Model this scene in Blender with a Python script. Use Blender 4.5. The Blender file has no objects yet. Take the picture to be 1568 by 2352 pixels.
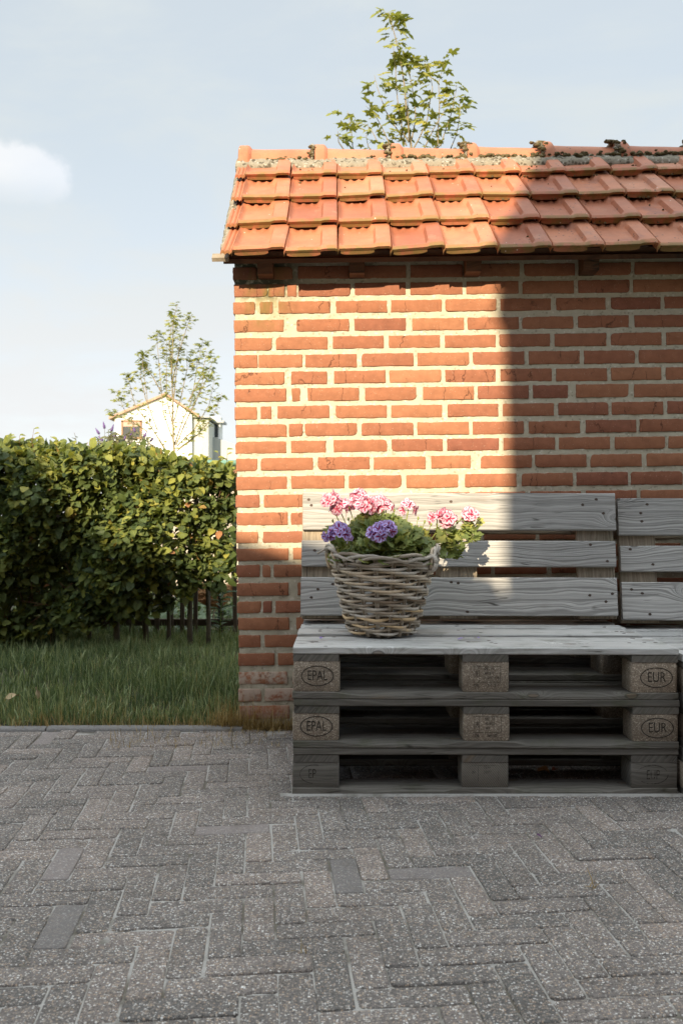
import bpy, math, random
import numpy as np
from mathutils import Vector, Matrix, Euler, noise as mn

R = math.radians
scene = bpy.context.scene
col = scene.collection

# ------------------------------------------------------------------ camera
H = 0.861
F = 2050.0
cam = bpy.data.cameras.new('camera')
cam.sensor_fit = 'HORIZONTAL'
cam.sensor_width = 24.0
cam.lens = 24.0 * F / 1568.0
cam.shift_y = 16.0 / 1568.0
cam.clip_start = 0.05
cam.clip_end = 2000
cam.dof.use_dof = True
cam.dof.focus_distance = 3.1
cam.dof.aperture_fstop = 7.1
camo = bpy.data.objects.new('camera', cam)
camo.location = (0, 0, H)
camo.rotation_euler = (R(90), 0, 0)
col.objects.link(camo)
scene.camera = camo

# ------------------------------------------------------------------ sun, sky, exposure
SUN_EL, SUN_AZ = 22.0, 14.0          # the sun stands behind the viewer, a little to the left
sun = bpy.data.lights.new('sun', 'SUN')
sun.energy = 5.0
sun.angle = R(0.53)
sun.color = (1.0, 0.84, 0.60)
suno = bpy.data.objects.new('sun', sun)
tdir = Vector((math.sin(R(SUN_AZ)) * math.cos(R(SUN_EL)), math.cos(R(SUN_AZ)) * math.cos(R(SUN_EL)), -math.sin(R(SUN_EL))))
suno.rotation_euler = tdir.to_track_quat('-Z', 'Y').to_euler()
suno.location = (-4, -14, 9)
col.objects.link(suno)

world = bpy.data.worlds.new('World')
scene.world = world
world.use_nodes = True
wt = world.node_tree
wt.nodes.clear()


class NT:
    """small helper to write node trees"""
    def __init__(s, tree):
        s.t = tree

    def n(s, typ, ins=None, **props):
        nd = s.t.nodes.new(typ)
        for k, v in props.items():
            setattr(nd, k, v)
        for k, v in (ins or {}).items():
            sock = nd.inputs[k]
            if hasattr(v, 'is_linked') or isinstance(v, bpy.types.NodeSocket):
                s.t.links.new(v, sock)
            else:
                sock.default_value = v
        return nd

    def link(s, a, b):
        s.t.links.new(a, b)

    def m(s, op, a, b=0.0, c=0.0, clamp=False):
        nd = s.t.nodes.new('ShaderNodeMath')
        nd.operation = op
        nd.use_clamp = clamp
        for i, v in enumerate((a, b, c)):
            if isinstance(v, bpy.types.NodeSocket):
                s.t.links.new(v, nd.inputs[i])
            else:
                nd.inputs[i].default_value = v
        return nd.outputs[0]

    def vm(s, op, a, b=(0, 0, 0), sc=1.0):
        nd = s.t.nodes.new('ShaderNodeVectorMath')
        nd.operation = op
        for i, v in enumerate((a, b)):
            if isinstance(v, bpy.types.NodeSocket):
                s.t.links.new(v, nd.inputs[i])
            else:
                nd.inputs[i].default_value = v
        if op == 'SCALE':
            if isinstance(sc, bpy.types.NodeSocket):
                s.t.links.new(sc, nd.inputs[3])
            else:
                nd.inputs[3].default_value = sc
        return nd.outputs[1] if op in ('LENGTH', 'DISTANCE', 'DOT_PRODUCT') else nd.outputs[0]

    def noise(s, vec, scale, detail=3.0, rough=0.55, dist=0.0, out=0):
        nd = s.n('ShaderNodeTexNoise', {'Scale': scale, 'Detail': detail, 'Roughness': rough, 'Distortion': dist})
        if vec is not None:
            s.link(vec, nd.inputs['Vector'])
        return nd.outputs[out]

    def vor(s, vec, scale, out='Distance', feature='F1', rnd=1.0):
        nd = s.n('ShaderNodeTexVoronoi', {'Scale': scale, 'Randomness': rnd}, feature=feature)
        if vec is not None:
            s.link(vec, nd.inputs['Vector'])
        return nd.outputs[out]

    def ramp(s, fac, stops, interp='LINEAR', out=0):
        nd = s.t.nodes.new('ShaderNodeValToRGB')
        cr = nd.color_ramp
        cr.interpolation = interp
        while len(cr.elements) < len(stops):
            cr.elements.new(0.5)
        for e, (p, c) in zip(cr.elements, stops):
            e.position = p
            if not isinstance(c, (tuple, list)):
                c = (c, c, c)
            e.color = (c[0], c[1], c[2], 1)
        s.link(fac, nd.inputs[0])
        return nd.outputs[out]

    def mix(s, fac, a, b, blend='MIX'):
        nd = s.t.nodes.new('ShaderNodeMix')
        nd.data_type = 'RGBA'
        nd.blend_type = blend
        nd.clamp_factor = True
        for i, v in ((0, fac), (6, a), (7, b)):
            if isinstance(v, bpy.types.NodeSocket):
                s.t.links.new(v, nd.inputs[i])
            elif i == 0:
                nd.inputs[0].default_value = v
            else:
                nd.inputs[i].default_value = (v[0], v[1], v[2], 1)
        return nd.outputs[2]

    def attr(s, name):
        return s.n('ShaderNodeAttribute', attribute_name=name).outputs['Fac']

    def xyz(s, vec):
        nd = s.n('ShaderNodeSeparateXYZ')
        s.link(vec, nd.inputs[0])
        return nd.outputs

    def comb(s, x, y, z):
        nd = s.t.nodes.new('ShaderNodeCombineXYZ')
        for i, v in enumerate((x, y, z)):
            if isinstance(v, bpy.types.NodeSocket):
                s.t.links.new(v, nd.inputs[i])
            else:
                nd.inputs[i].default_value = v
        return nd.outputs[0]

    def sstep(s, v, a, b):
        nd = s.t.nodes.new('ShaderNodeMapRange')
        nd.interpolation_type = 'SMOOTHSTEP'
        s.link(v, nd.inputs[0])
        nd.inputs[1].default_value = a
        nd.inputs[2].default_value = b
        nd.inputs[3].default_value = 0
        nd.inputs[4].default_value = 1
        return nd.outputs[0]


# --- the sky: physical sky thinned by a veil of high cloud, one puff of cumulus on the left
w = NT(wt)
sky = w.n('ShaderNodeTexSky', sky_type='NISHITA')
sky.sun_disc = False
sky.sun_elevation = R(SUN_EL)
sky.sun_rotation = R(180 + SUN_AZ)
sky.air_density = 1.0
sky.dust_density = 0.6
sky.ozone_density = 1.0
d = w.n('ShaderNodeTexCoord').outputs['Generated']
dx, dy, dz = w.xyz(d)
flat = w.vm('MULTIPLY', d, (1.0, 1.0, 3.2))
n1 = w.noise(flat, 2.2, 6, 0.6, 0.6)
n2 = w.noise(flat, 7.0, 5, 0.6, 0.3)
veil = w.m('ADD', w.m('MULTIPLY', n1, 0.8), w.m('MULTIPLY', n2, 0.2))
veil = w.sstep(veil, 0.42, 0.66)
low = w.m('SUBTRACT', 1.0, w.sstep(dz, 0.02, 0.42))
veil = w.m('ADD', w.m('MULTIPLY', veil, 0.18), w.m('ADD', w.m('MULTIPLY', low, 0.10), 0.80), clamp=True)
pc = Vector(((48 - 784) / F, 1, (1192 - 402) / F)).normalized()
puffd = w.vm('SUBTRACT', d, tuple(pc))
puffd = w.vm('MULTIPLY', puffd, (1.0, 1.0, 1.75))
pw = w.noise(d, 16.0, 6, 0.62)
puff = w.m('ADD', w.vm('LENGTH', puffd), w.m('MULTIPLY', w.m('SUBTRACT', pw, 0.5), 0.075))
puff = w.m('SUBTRACT', 1.0, w.sstep(puff, 0.040, 0.060))
base = w.m('SUBTRACT', 1.0, w.sstep(w.m('SUBTRACT', pc.z + 0.0, dz), -0.01, 0.035))
puff = w.m('MULTIPLY', w.m('MULTIPLY', puff, base), 0.75)
# unseen veil behind the viewer is thinned to deepen shade under the eaves
cover = w.m('MAXIMUM', w.sstep(dy, -0.25, 0.15), w.sstep(dz, 0.55, 0.8))
veil = w.m('MULTIPLY', veil, w.m('MULTIPLY_ADD', cover, 0.8, 0.2))
fac = w.m('MAXIMUM', veil, puff, clamp=True)
skyc = w.vm('SCALE', sky.outputs[0], sc=1.0)
cloudc = w.mix(puff, w.mix(low, (3.45, 3.72, 3.80), (4.3, 4.36, 4.4)), (4.95, 4.9, 4.85))
# added brightness overhead, out of frame, so skylight falls mostly from above
cloudc = w.vm('SCALE', cloudc, sc=w.m('MULTIPLY_ADD', w.sstep(dz, 0.52, 0.9), 2.0, 1.0))
skymix = w.mix(fac, skyc, cloudc)
bg = w.n('ShaderNodeBackground', {'Color': skymix, 'Strength': 0.115})
out = w.n('ShaderNodeOutputWorld', {'Surface': bg.outputs[0]})

vs = scene.view_settings
vs.view_transform = 'Standard'
vs.look = 'None'
vs.exposure = 0.9
vs.gamma = 1.0
scene.render.engine = 'CYCLES'
scene.cycles.max_bounces = 6
scene.cycles.use_denoising = True


# ------------------------------------------------------------------ helpers
def P(x, y, Y):
    """a point of the place seen at pixel (x, y) of the 1568-wide photograph, Y metres away"""
    return Vector(((x - 784) * Y / F, Y, H - (y - 1192) * Y / F))


def link(o):
    col.objects.link(o)
    return o


def tag(o, label=None, cat=None, group=None, kind=None):
    if label: o['label'] = label
    if cat: o['category'] = cat
    if group: o['group'] = group
    if kind: o['kind'] = kind
    return o


def empty(name, loc=(0, 0, 0), rot=(0, 0, 0)):
    o = bpy.data.objects.new(name, None)
    o.empty_display_size = 0.1
    o.location = loc
    o.rotation_euler = rot
    return link(o)


class G:
    """collects vertices and faces (with per-vertex attributes) for ONE mesh"""
    def __init__(s):
        s.v, s.f, s.a, s.mi = [], [], {}, []

    def add(s, verts, faces, mi=0, **attrs):
        b = len(s.v)
        s.v += [tuple(p) for p in verts]
        s.f += [tuple(i + b for i in f) for f in faces]
        s.mi += [mi] * len(faces)
        for k in set(s.a) | set(attrs):
            arr = s.a.setdefault(k, [])
            if len(arr) < b:
                arr += [0.0] * (b - len(arr))
            val = attrs.get(k, 0.0)
            arr += list(val) if hasattr(val, '__len__') else [val] * len(verts)

    def box(s, c, size, mi=0, M=None, **at):
        x, y, z = (q / 2 for q in size)
        vs_ = [Vector((sx * x, sy * y, sz * z)) for sx in (-1, 1) for sy in (-1, 1) for sz in (-1, 1)]
        if M is not None:
            vs_ = [M @ q for q in vs_]
        c = Vector(c)
        s.add([q + c for q in vs_], [(0, 1, 3, 2), (4, 6, 7, 5), (0, 4, 5, 1), (2, 3, 7, 6), (0, 2, 6, 4), (1, 5, 7, 3)], mi, **at)

    def tube(s, pts, rad, n=6, cap=True, mi=0, **at):
        pts = [Vector(p) for p in pts]
        k = len(pts)
        rad = rad if hasattr(rad, '__len__') else [rad] * k
        ref = Vector((0.31, 0.22, 0.93)).normalized()
        vs_ = []
        a = None
        for i, p in enumerate(pts):
            t = (pts[min(i + 1, k - 1)] - pts[max(i - 1, 0)])
            t = t.normalized() if t.length > 1e-9 else Vector((0, 0, 1))
            if a is None:
                a = t.cross(ref)
                if a.length < 0.1:
                    a = t.cross(Vector((1, 0, 0)))
            a = (a - t * a.dot(t)).normalized()
            b = t.cross(a)
            for j in range(n):
                q = 2 * math.pi * j / n
                vs_.append(p + (a * math.cos(q) + b * math.sin(q)) * rad[i])
        fs = [(i * n + j, i * n + (j + 1) % n, (i + 1) * n + (j + 1) % n, (i + 1) * n + j) for i in range(k - 1) for j in range(n)]
        if cap:
            fs += [tuple(range(n - 1, -1, -1)), tuple((k - 1) * n + j for j in range(n))]
        s.add(vs_, fs, mi, **at)

    def build(s, name, mats, parent=None, smooth=False, angle=None):
        me = bpy.data.meshes.new(name)
        me.from_pydata(s.v, [], s.f)
        for k, arr in s.a.items():
            arr += [0.0] * (len(s.v) - len(arr))
            at = me.attributes.new(k, 'FLOAT', 'POINT')
            at.data.foreach_set('value', np.array(arr, dtype=np.float32))
        mats = mats if isinstance(mats, (list, tuple)) else [mats]
        for m_ in mats:
            me.materials.append(m_)
        if len(mats) > 1:
            me.polygons.foreach_set('material_index', np.array(s.mi, dtype=np.int32))
        if smooth or angle:
            me.polygons.foreach_set('use_smooth', np.ones(len(me.polygons), dtype=bool))
            if angle:
                me.set_sharp_from_angle(angle=R(angle))
        me.update()
        o = bpy.data.objects.new(name, me)
        if parent is not None:
            o.parent = parent
        return link(o)


def np_mesh(name, V, Fq, mats, parent=None, smooth=True, attrs=None):
    """V (N,3), Fq (M,3 or 4) numpy -> object"""
    me = bpy.data.meshes.new(name)
    me.vertices.add(len(V))
    me.vertices.foreach_set('co', np.ascontiguousarray(V, dtype=np.float32).ravel())
    m_, k = Fq.shape
    me.loops.add(m_ * k)
    me.loops.foreach_set('vertex_index', np.ascontiguousarray(Fq, dtype=np.int32).ravel())
    me.polygons.add(m_)
    me.polygons.foreach_set('loop_start', np.arange(0, m_ * k, k, dtype=np.int32))
    if smooth:
        me.polygons.foreach_set('use_smooth', np.ones(m_, dtype=bool))
    for key, arr in (attrs or {}).items():
        at = me.attributes.new(key, 'FLOAT', 'POINT')
        at.data.foreach_set('value', np.ascontiguousarray(arr, dtype=np.float32))
    me.update(calc_edges=True)
    me.validate()
    for q in (mats if isinstance(mats, (list, tuple)) else [mats]):
        me.materials.append(q)
    o = bpy.data.objects.new(name, me)
    if parent is not None:
        o.parent = parent
    return link(o)


def norm(a):
    return a / np.maximum(np.linalg.norm(a, axis=-1, keepdims=True), 1e-9)


def scatter(tmpl, faces, pos, axis, nrm, size, tint, ua=None, ub=None):
    """copies of a small leaf: tmpl x across, y along, z up.  returns V, F, attrs"""
    n = len(pos)
    axis = norm(axis)
    side = norm(np.cross(axis, nrm))
    up = np.cross(side, axis)
    k = len(tmpl)
    size = size.reshape(n, 1, -1) if size.ndim > 1 else size.reshape(n, 1, 1)
    T = np.broadcast_to(tmpl[None], (n, k, 3)) * size
    V = pos[:, None] + T[..., 0:1] * side[:, None] + T[..., 1:2] * axis[:, None] + T[..., 2:3] * up[:, None]
    Fq = (faces[None] + (np.arange(n) * k)[:, None, None]).reshape(-1, faces.shape[1])
    at = {'tint': np.repeat(tint, k)}
    if ua is not None:
        at['ua'] = np.tile(ua, n)
        at['ub'] = np.tile(ub, n)
    return V.reshape(-1, 3), Fq, at


def cat(parts):
    V, Fq, at, b = [], [], {}, 0
    for v, f, a in parts:
        V.append(v)
        Fq.append(f + b)
        b += len(v)
        for k, arr in a.items():
            at.setdefault(k, []).append(arr)
    return np.concatenate(V), np.concatenate(Fq), {k: np.concatenate(x) for k, x in at.items()}


# ------------------------------------------------------------------ materials
def material(name):
    m_ = bpy.data.materials.new(name)
    m_.use_nodes = True
    t = m_.node_tree
    t.nodes.clear()
    k = NT(t)
    o = k.n('ShaderNodeOutputMaterial')
    b = k.n('ShaderNodeBsdfPrincipled')
    k.link(b.outputs[0], o.inputs[0])
    return m_, k, b, o


def setin(k, b, name, v):
    if isinstance(v, bpy.types.NodeSocket):
        k.link(v, b.inputs[name])
    elif name == 'Base Color':
        b.inputs[name].default_value = (v[0], v[1], v[2], 1)
    else:
        b.inputs[name].default_value = v


def bump(k, b, h, strength=0.5, dist=0.01):
    nd = k.n('ShaderNodeBump', {'Strength': strength, 'Distance': dist})
    k.link(h, nd.inputs['Height'])
    k.link(nd.outputs[0], b.inputs['Normal'])
    return nd


def objco(k):
    return k.n('ShaderNodeTexCoord').outputs['Object']


def rnd_offset(k, vec, amount=37.0):
    r = k.n('ShaderNodeObjectInfo').outputs['Random']
    off = k.comb(k.m('MULTIPLY', r, amount), k.m('MULTIPLY', r, amount * 0.37), k.m('MULTIPLY', r, amount * 0.73))
    return k.vm('ADD', vec, off), r


def plain(name, c, rough=0.7, nscale=0, namt=0.3, bmp=0.0, metallic=0.0):
    m_, k, b, _ = material(name)
    if nscale:
        co = objco(k)
        n = k.noise(co, nscale, 5, 0.6)
        f = k.m('MULTIPLY_ADD', n, 2 * namt, 1 - namt)
        setin(k, b, 'Base Color', k.mix(1.0, c, k.comb(f, f, f), 'MULTIPLY'))
        if bmp:
            bump(k, b, n, bmp, 0.01)
    else:
        setin(k, b, 'Base Color', c)
    setin(k, b, 'Roughness', rough)
    setin(k, b, 'Metallic', metallic)
    return m_


def wood_material(name, light, dark, warm=0.0, rough=0.75, contrast=1.0, moss=0.0, knots=True):
    """weathered softwood, grain along local X"""
    m_, k, b, _ = material(name)
    co, r = rnd_offset(k, objco(k))
    x, y, z = k.xyz(co)
    yy = k.m('ADD', y, k.m('MULTIPLY', z, 0.8))
    # slow wandering of the grain
    wob = k.noise(k.comb(k.m('MULTIPLY', x, 1.6), k.m('MULTIPLY', yy, 5.0), 0.0), 1.0, 3, 0.5)
    field = k.m('ADD', k.m('MULTIPLY', yy, 11.0), k.m('MULTIPLY', wob, 1.5))
    kn = None
    if knots:
        kv = k.n('ShaderNodeTexVoronoi', {'Vector': k.comb(k.m('MULTIPLY', x, 3.0), k.m('MULTIPLY', yy, 6.0), 0.0), 'Scale': 1.0}, voronoi_dimensions='2D')
        kd = kv.outputs['Distance']
        kon = k.m('GREATER_THAN', k.xyz(kv.outputs['Color'])[0], 0.32)
        kn = k.m('POWER', 2.718, k.m('MULTIPLY', k.m('MULTIPLY', kd, kd), -34.0))
        kn = k.m('MULTIPLY', kn, kon)
        field = k.m('ADD', field, k.m('MULTIPLY', kn, 0.85))
    g = k.n('ShaderNodeTexNoise', {'Scale': 8.5, 'Detail': 3.0, 'Roughness': 0.65}, noise_dimensions='1D')
    k.link(field, g.inputs['W'])
    grain = k.sstep(g.outputs[0], 0.34, 0.66)
    fib = k.noise(k.comb(k.m('MULTIPLY', x, 9.0), k.m('MULTIPLY', yy, 260.0), k.m('MULTIPLY', z, 30)), 1.0, 3, 0.6)
    big = k.noise(co, 4.0, 4, 0.6)
    f = k.m('ADD', k.m('MULTIPLY', grain, 0.5), k.m('MULTIPLY', fib, 0.5))
    f = k.m('MULTIPLY_ADD', k.m('SUBTRACT', f, 0.5), contrast, 0.5, clamp=True)
    c = k.mix(f, dark, light)
    tone = k.m('MULTIPLY_ADD', big, 0.5, k.m('MULTIPLY_ADD', r, 0.34, 0.56))
    c = k.mix(1.0, c, k.comb(tone, tone, tone), 'MULTIPLY')
    stain = k.sstep(k.noise(k.comb(k.m('MULTIPLY', x, 2.0), k.m('MULTIPLY', yy, 9.0), z), 1.3, 4, 0.6), 0.62, 0.8)
    c = k.mix(k.m('MULTIPLY', stain, 0.55), c, (0.20, 0.135, 0.08))
    if warm:
        c = k.mix(warm, c, (0.30, 0.22, 0.13))
    # drying cracks along the grain
    ck = k.vor(k.comb(k.m('MULTIPLY', x, 3.0), k.m('MULTIPLY', yy, 55.0), 0.0), 1.0, feature='DISTANCE_TO_EDGE')
    ckm = k.m('MULTIPLY', k.m('SUBTRACT', 1.0, k.sstep(ck, 0.0, 0.05)), k.sstep(k.noise(co, 7.0, 2), 0.58, 0.66))
    c = k.mix(k.m('MULTIPLY', ckm, 0.8), c, (0.03, 0.026, 0.02))
    if kn is not None:
        core = k.sstep(kn, 0.90, 0.94)
        ringm = k.m('MULTIPLY', k.sstep(kn, 0.84, 0.90), k.m('SUBTRACT', 1.0, k.sstep(kn, 0.90, 0.95)))
        c = k.mix(k.m('MULTIPLY', core, 0.65), c, (0.15, 0.105, 0.07))
        c = k.mix(k.m('MULTIPLY', ringm, 0.75), c, (0.045, 0.035, 0.028))
    if moss:
        mo = k.m('MULTIPLY', k.sstep(k.noise(co, 9.0, 5, 0.65), 0.5, 0.72), moss)
        c = k.mix(mo, c, (0.055, 0.065, 0.025))
    setin(k, b, 'Base Color', c)
    setin(k, b, 'Roughness', rough)
    setin(k, b, 'Specular IOR Level', 0.25)
    hgt = k.m('SUBTRACT', k.m('ADD', k.m('MULTIPLY', grain, 0.5), k.m('MULTIPLY', fib, 0.5)), k.m('MULTIPLY', ckm, 1.5))
    bump(k, b, hgt, 0.55, 0.0022)
    return m_


M = {}
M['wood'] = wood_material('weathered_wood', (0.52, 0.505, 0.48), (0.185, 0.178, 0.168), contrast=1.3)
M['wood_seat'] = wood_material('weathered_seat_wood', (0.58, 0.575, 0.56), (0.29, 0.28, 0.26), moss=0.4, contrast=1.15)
M['wood_dark'] = wood_material('dark_pallet_wood', (0.185, 0.170, 0.148), (0.066, 0.059, 0.050), moss=0.4, contrast=0.9)  # dark boards, base colour lowered further to deepen shade inside the stack
M['wood_warm'] = wood_material('stringer_wood', (0.40, 0.335, 0.25), (0.16, 0.125, 0.09), moss=0.25, knots=False)
M['rafter'] = wood_material('old_rafter_wood', (0.16, 0.075, 0.04), (0.06, 0.03, 0.018), knots=False)
M['picket'] = wood_material('dark_picket_wood', (0.12, 0.085, 0.06), (0.05, 0.036, 0.026), knots=False)
M['pale_board'] = wood_material('pale_board_wood', (0.62, 0.56, 0.47), (0.36, 0.30, 0.24), knots=False)


def chip_material():
    m_, k, b, _ = material('pressed_chip_block')
    co, r = rnd_offset(k, objco(k))
    v = k.vm('MULTIPLY', k.vm('ADD', co, k.vm('SCALE', k.n('ShaderNodeTexNoise', {'Vector': co, 'Scale': 60.0}).outputs['Color'], sc=0.02)), (1, 1, 1.7))
    cells = k.vor(v, 330.0, out='Color')
    cv = k.xyz(cells)[0]
    c = k.ramp(cv, [(0, (0.16, 0.125, 0.092)), (0.45, (0.235, 0.19, 0.145)), (0.85, (0.30, 0.245, 0.19)), (0.97, (0.50, 0.44, 0.35))])
    big = k.noise(co, 14.0, 4, 0.6)
    tone = k.m('MULTIPLY_ADD', big, 0.9, k.m('MULTIPLY_ADD', r, 0.35, 0.42))
    c = k.mix(1.0, c, k.comb(tone, tone, tone), 'MULTIPLY')
    setin(k, b, 'Base Color', c)
    setin(k, b, 'Roughness', 0.85)
    setin(k, b, 'Specular IOR Level', 0.2)
    bump(k, b, k.m('ADD', cv, k.noise(co, 300, 2)), 0.6, 0.0022)
    return m_


M['chip'] = chip_material()


def endgrain_material():
    m_, k, b, _ = material('end_grain_wood')
    co, r = rnd_offset(k, objco(k), 3.0)
    x, y, z = k.xyz(co)
    nz = k.noise(co, 9.0, 3)
    rr = k.vm('LENGTH', k.comb(x, 0.0, k.m('ADD', z, 0.05)))
    ringv = k.m('SINE', k.m('ADD', k.m('MULTIPLY', rr, 1150.0), k.m('MULTIPLY', nz, 14.0)))
    f = k.m('MULTIPLY_ADD', ringv, 0.5, 0.5)
    sp = k.noise(co, 420.0, 2, 0.6)
    c = k.mix(k.m('ADD', k.m('MULTIPLY', f, 0.5), k.m('MULTIPLY', sp, 0.5)), (0.06, 0.052, 0.042), (0.215, 0.19, 0.155))
    big = k.noise(co, 16.0, 4)
    tone = k.m('MULTIPLY_ADD', big, 0.9, 0.5)
    c = k.mix(1.0, c, k.comb(tone, tone, tone), 'MULTIPLY')
    setin(k, b, 'Base Color', c)
    setin(k, b, 'Roughness', 0.85)
    bump(k, b, k.m('ADD', f, sp), 0.5, 0.002)
    return m_


M['endgrain'] = endgrain_material()
M['nail'] = plain('rusty_nail_iron', (0.06, 0.038, 0.028), 0.7, 90, 0.5)


def mark_material(name, lo, hi):
    m_, k, b, o = material(name)
    co, r = rnd_offset(k, objco(k))
    n = k.noise(co, 120.0, 5, 0.7)
    n2 = k.noise(co, 22.0, 3, 0.6)
    setin(k, b, 'Base Color', (0.032, 0.026, 0.020))
    setin(k, b, 'Roughness', 0.9)
    tr = k.n('ShaderNodeBsdfTransparent')
    f = k.sstep(k.m('ADD', k.m('MULTIPLY', n, 0.6), k.m('MULTIPLY', n2, 0.4)), lo, hi)
    mx = k.n('ShaderNodeMixShader', {0: f, 1: b.outputs[0], 2: tr.outputs[0]})
    k.link(mx.outputs[0], o.inputs[0])
    return m_


M['mark'] = mark_material('branded_mark', 0.58, 0.80)
M['mark_worn'] = mark_material('worn_mark', 0.40, 0.66)


def brick_material():
    m_, k, b, _ = material('shed_brick')
    co = objco(k)
    x, y, z = k.xyz(co)
    t = k.attr('tint')
    wh = k.attr('wh')
    c = k.ramp(t, [(0, (0.225, 0.086, 0.056)), (0.45, (0.290, 0.119, 0.066)), (0.85, (0.335, 0.150, 0.080)), (1, (0.41, 0.215, 0.125))])
    n = k.noise(co, 26.0, 5, 0.65)
    f = k.m('MULTIPLY_ADD', n, 0.8, 0.60)
    c = k.mix(1.0, c, k.comb(f, f, f), 'MULTIPLY')
    fine = k.noise(co, 260.0, 3, 0.6)
    # small light grains
    spv = k.vor(co, 150.0)
    sp = k.m('MULTIPLY', k.m('SUBTRACT', 1.0, k.sstep(spv, 0.10, 0.20)), k.sstep(k.noise(co, 30, 2), 0.46, 0.6))
    c = k.mix(k.m('MULTIPLY', sp, 0.65), c, (0.62, 0.46, 0.34))
    # dark pits
    pv = k.vor(k.vm('MULTIPLY', co, (0.6, 1, 1.6)), 75.0)
    pit = k.m('MULTIPLY', k.m('SUBTRACT', 1.0, k.sstep(pv, 0.08, 0.17)), k.sstep(k.noise(co, 17, 2), 0.50, 0.60))
    c = k.mix(k.m('MULTIPLY', pit, 0.7), c, (0.10, 0.035, 0.022))
    # hairline cracks, mostly upright
    wv = k.vm('ADD', k.vm('MULTIPLY', co, (8.5, 1.0, 2.2)), k.vm('SCALE', k.n('ShaderNodeTexNoise', {'Vector': co, 'Scale': 60.0, 'Detail': 3.0}).outputs['Color'], sc=0.16))
    cd = k.vor(k.vm('ADD', wv, k.comb(k.m('MULTIPLY', t, 41.0), 0.0, k.m('MULTIPLY', t, 17.0))), 1.0, feature='DISTANCE_TO_EDGE')
    crack = k.m('MULTIPLY', k.m('SUBTRACT', 1.0, k.sstep(cd, 0.003, 0.011)), k.sstep(k.noise(co, 6.0, 2), 0.50, 0.58))
    c = k.mix(k.m('MULTIPLY', crack, 0.65), c, (0.055, 0.022, 0.016))
    # lime smears
    sm = k.m('MULTIPLY', k.sstep(k.noise(k.vm('MULTIPLY', co, (1, 1, 1.4)), 24.0, 5, 0.7), 0.64, 0.76), 0.45)
    sm = k.m('MAXIMUM', sm, k.m('MULTIPLY', wh, k.sstep(k.noise(co, 18.0, 5, 0.7), 0.40, 0.56)))
    c = k.mix(sm, c, (0.50, 0.42, 0.34))
    # green growth running down from the verge
    gx = k.m('DIVIDE', k.m('SUBTRACT', x, 0.13), 0.085)
    g = k.m('POWER', 2.718, k.m('MULTIPLY', k.m('MULTIPLY', gx, gx), -1.0))
    g = k.m('MULTIPLY', k.m('MULTIPLY', g, k.sstep(z, 1.56, 1.76)), k.sstep(k.noise(k.vm('MULTIPLY', co, (1, 1, 0.35)), 26.0, 4), 0.36, 0.62))
    c = k.mix(k.m('MULTIPLY', g, 0.75), c, (0.15, 0.125, 0.035))
    setin(k, b, 'Base Color', c)
    setin(k, b, 'Roughness', 0.88)
    setin(k, b, 'Specular IOR Level', 0.2)
    h = k.m('SUBTRACT', k.m('ADD', k.m('MULTIPLY', n, 0.8), k.m('MULTIPLY', fine, 0.4)), k.m('ADD', k.m('MULTIPLY', crack, 1.2), pit))
    bump(k, b, h, 0.55, 0.003)
    return m_


M['brick'] = brick_material()


def mortar_material(name, c0, c1, spots=0.35, green=True):
    m_, k, b, _ = material(name)
    co = objco(k)
    x, y, z = k.xyz(co)
    n = k.noise(co, 30.0, 6, 0.7)
    c = k.mix(n, c0, c1)
    v = k.vor(co, 130.0, out='Color')
    vv = k.xyz(v)[0]
    c = k.mix(k.m('MULTIPLY', k.sstep(vv, 0.93, 0.96), spots), c, (0.10, 0.085, 0.065))
    c = k.mix(k.m('MULTIPLY', k.m('SUBTRACT', 1.0, k.sstep(vv, 0.04, 0.06)), spots), c, (0.75, 0.72, 0.66))
    if green:
        gx = k.m('DIVIDE', k.m('SUBTRACT', x, 0.13), 0.1)
        g = k.m('POWER', 2.718, k.m('MULTIPLY', k.m('MULTIPLY', gx, gx), -1.0))
        g = k.m('MULTIPLY', k.m('MULTIPLY', g, k.sstep(z, 1.58, 1.82)), k.sstep(k.noise(co, 22.0, 4), 0.36, 0.6))
        c = k.mix(k.m('MULTIPLY', g, 0.7), c, (0.22, 0.19, 0.06))
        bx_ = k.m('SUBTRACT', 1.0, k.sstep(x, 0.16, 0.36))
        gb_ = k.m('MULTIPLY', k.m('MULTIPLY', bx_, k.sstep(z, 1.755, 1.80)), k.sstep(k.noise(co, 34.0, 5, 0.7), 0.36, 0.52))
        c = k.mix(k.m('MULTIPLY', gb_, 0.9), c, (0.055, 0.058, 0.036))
        # damp dirt at the foot of the wall
        lo = k.m('MULTIPLY', k.m('SUBTRACT', 1.0, k.sstep(z, 0.0, 0.55)), k.sstep(k.noise(co, 20.0, 5), 0.35, 0.65))
        c = k.mix(k.m('MULTIPLY', lo, 0.6), c, (0.20, 0.165, 0.115))
    else:
        # dark lichen rosettes
        lv = k.vor(k.vm('ADD', co, k.vm('SCALE', k.n('ShaderNodeTexNoise', {'Vector': co, 'Scale': 40.0}).outputs['Color'], sc=0.02)), 46.0)
        lm = k.m('MULTIPLY', k.m('SUBTRACT', 1.0, k.sstep(lv, 0.34, 0.46)), k.sstep(k.noise(co, 14.0, 3), 0.42, 0.52))
        c = k.mix(k.m('MULTIPLY', lm, 0.85), c, (0.075, 0.062, 0.042))
    setin(k, b, 'Base Color', c)
    setin(k, b, 'Roughness', 0.95)
    setin(k, b, 'Specular IOR Level', 0.15)
    bump(k, b, k.m('ADD', k.m('MULTIPLY', n, 0.7), k.m('MULTIPLY', k.noise(co, 190, 3, 0.7), 0.5)), 0.8, 0.005)
    return m_


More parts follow.
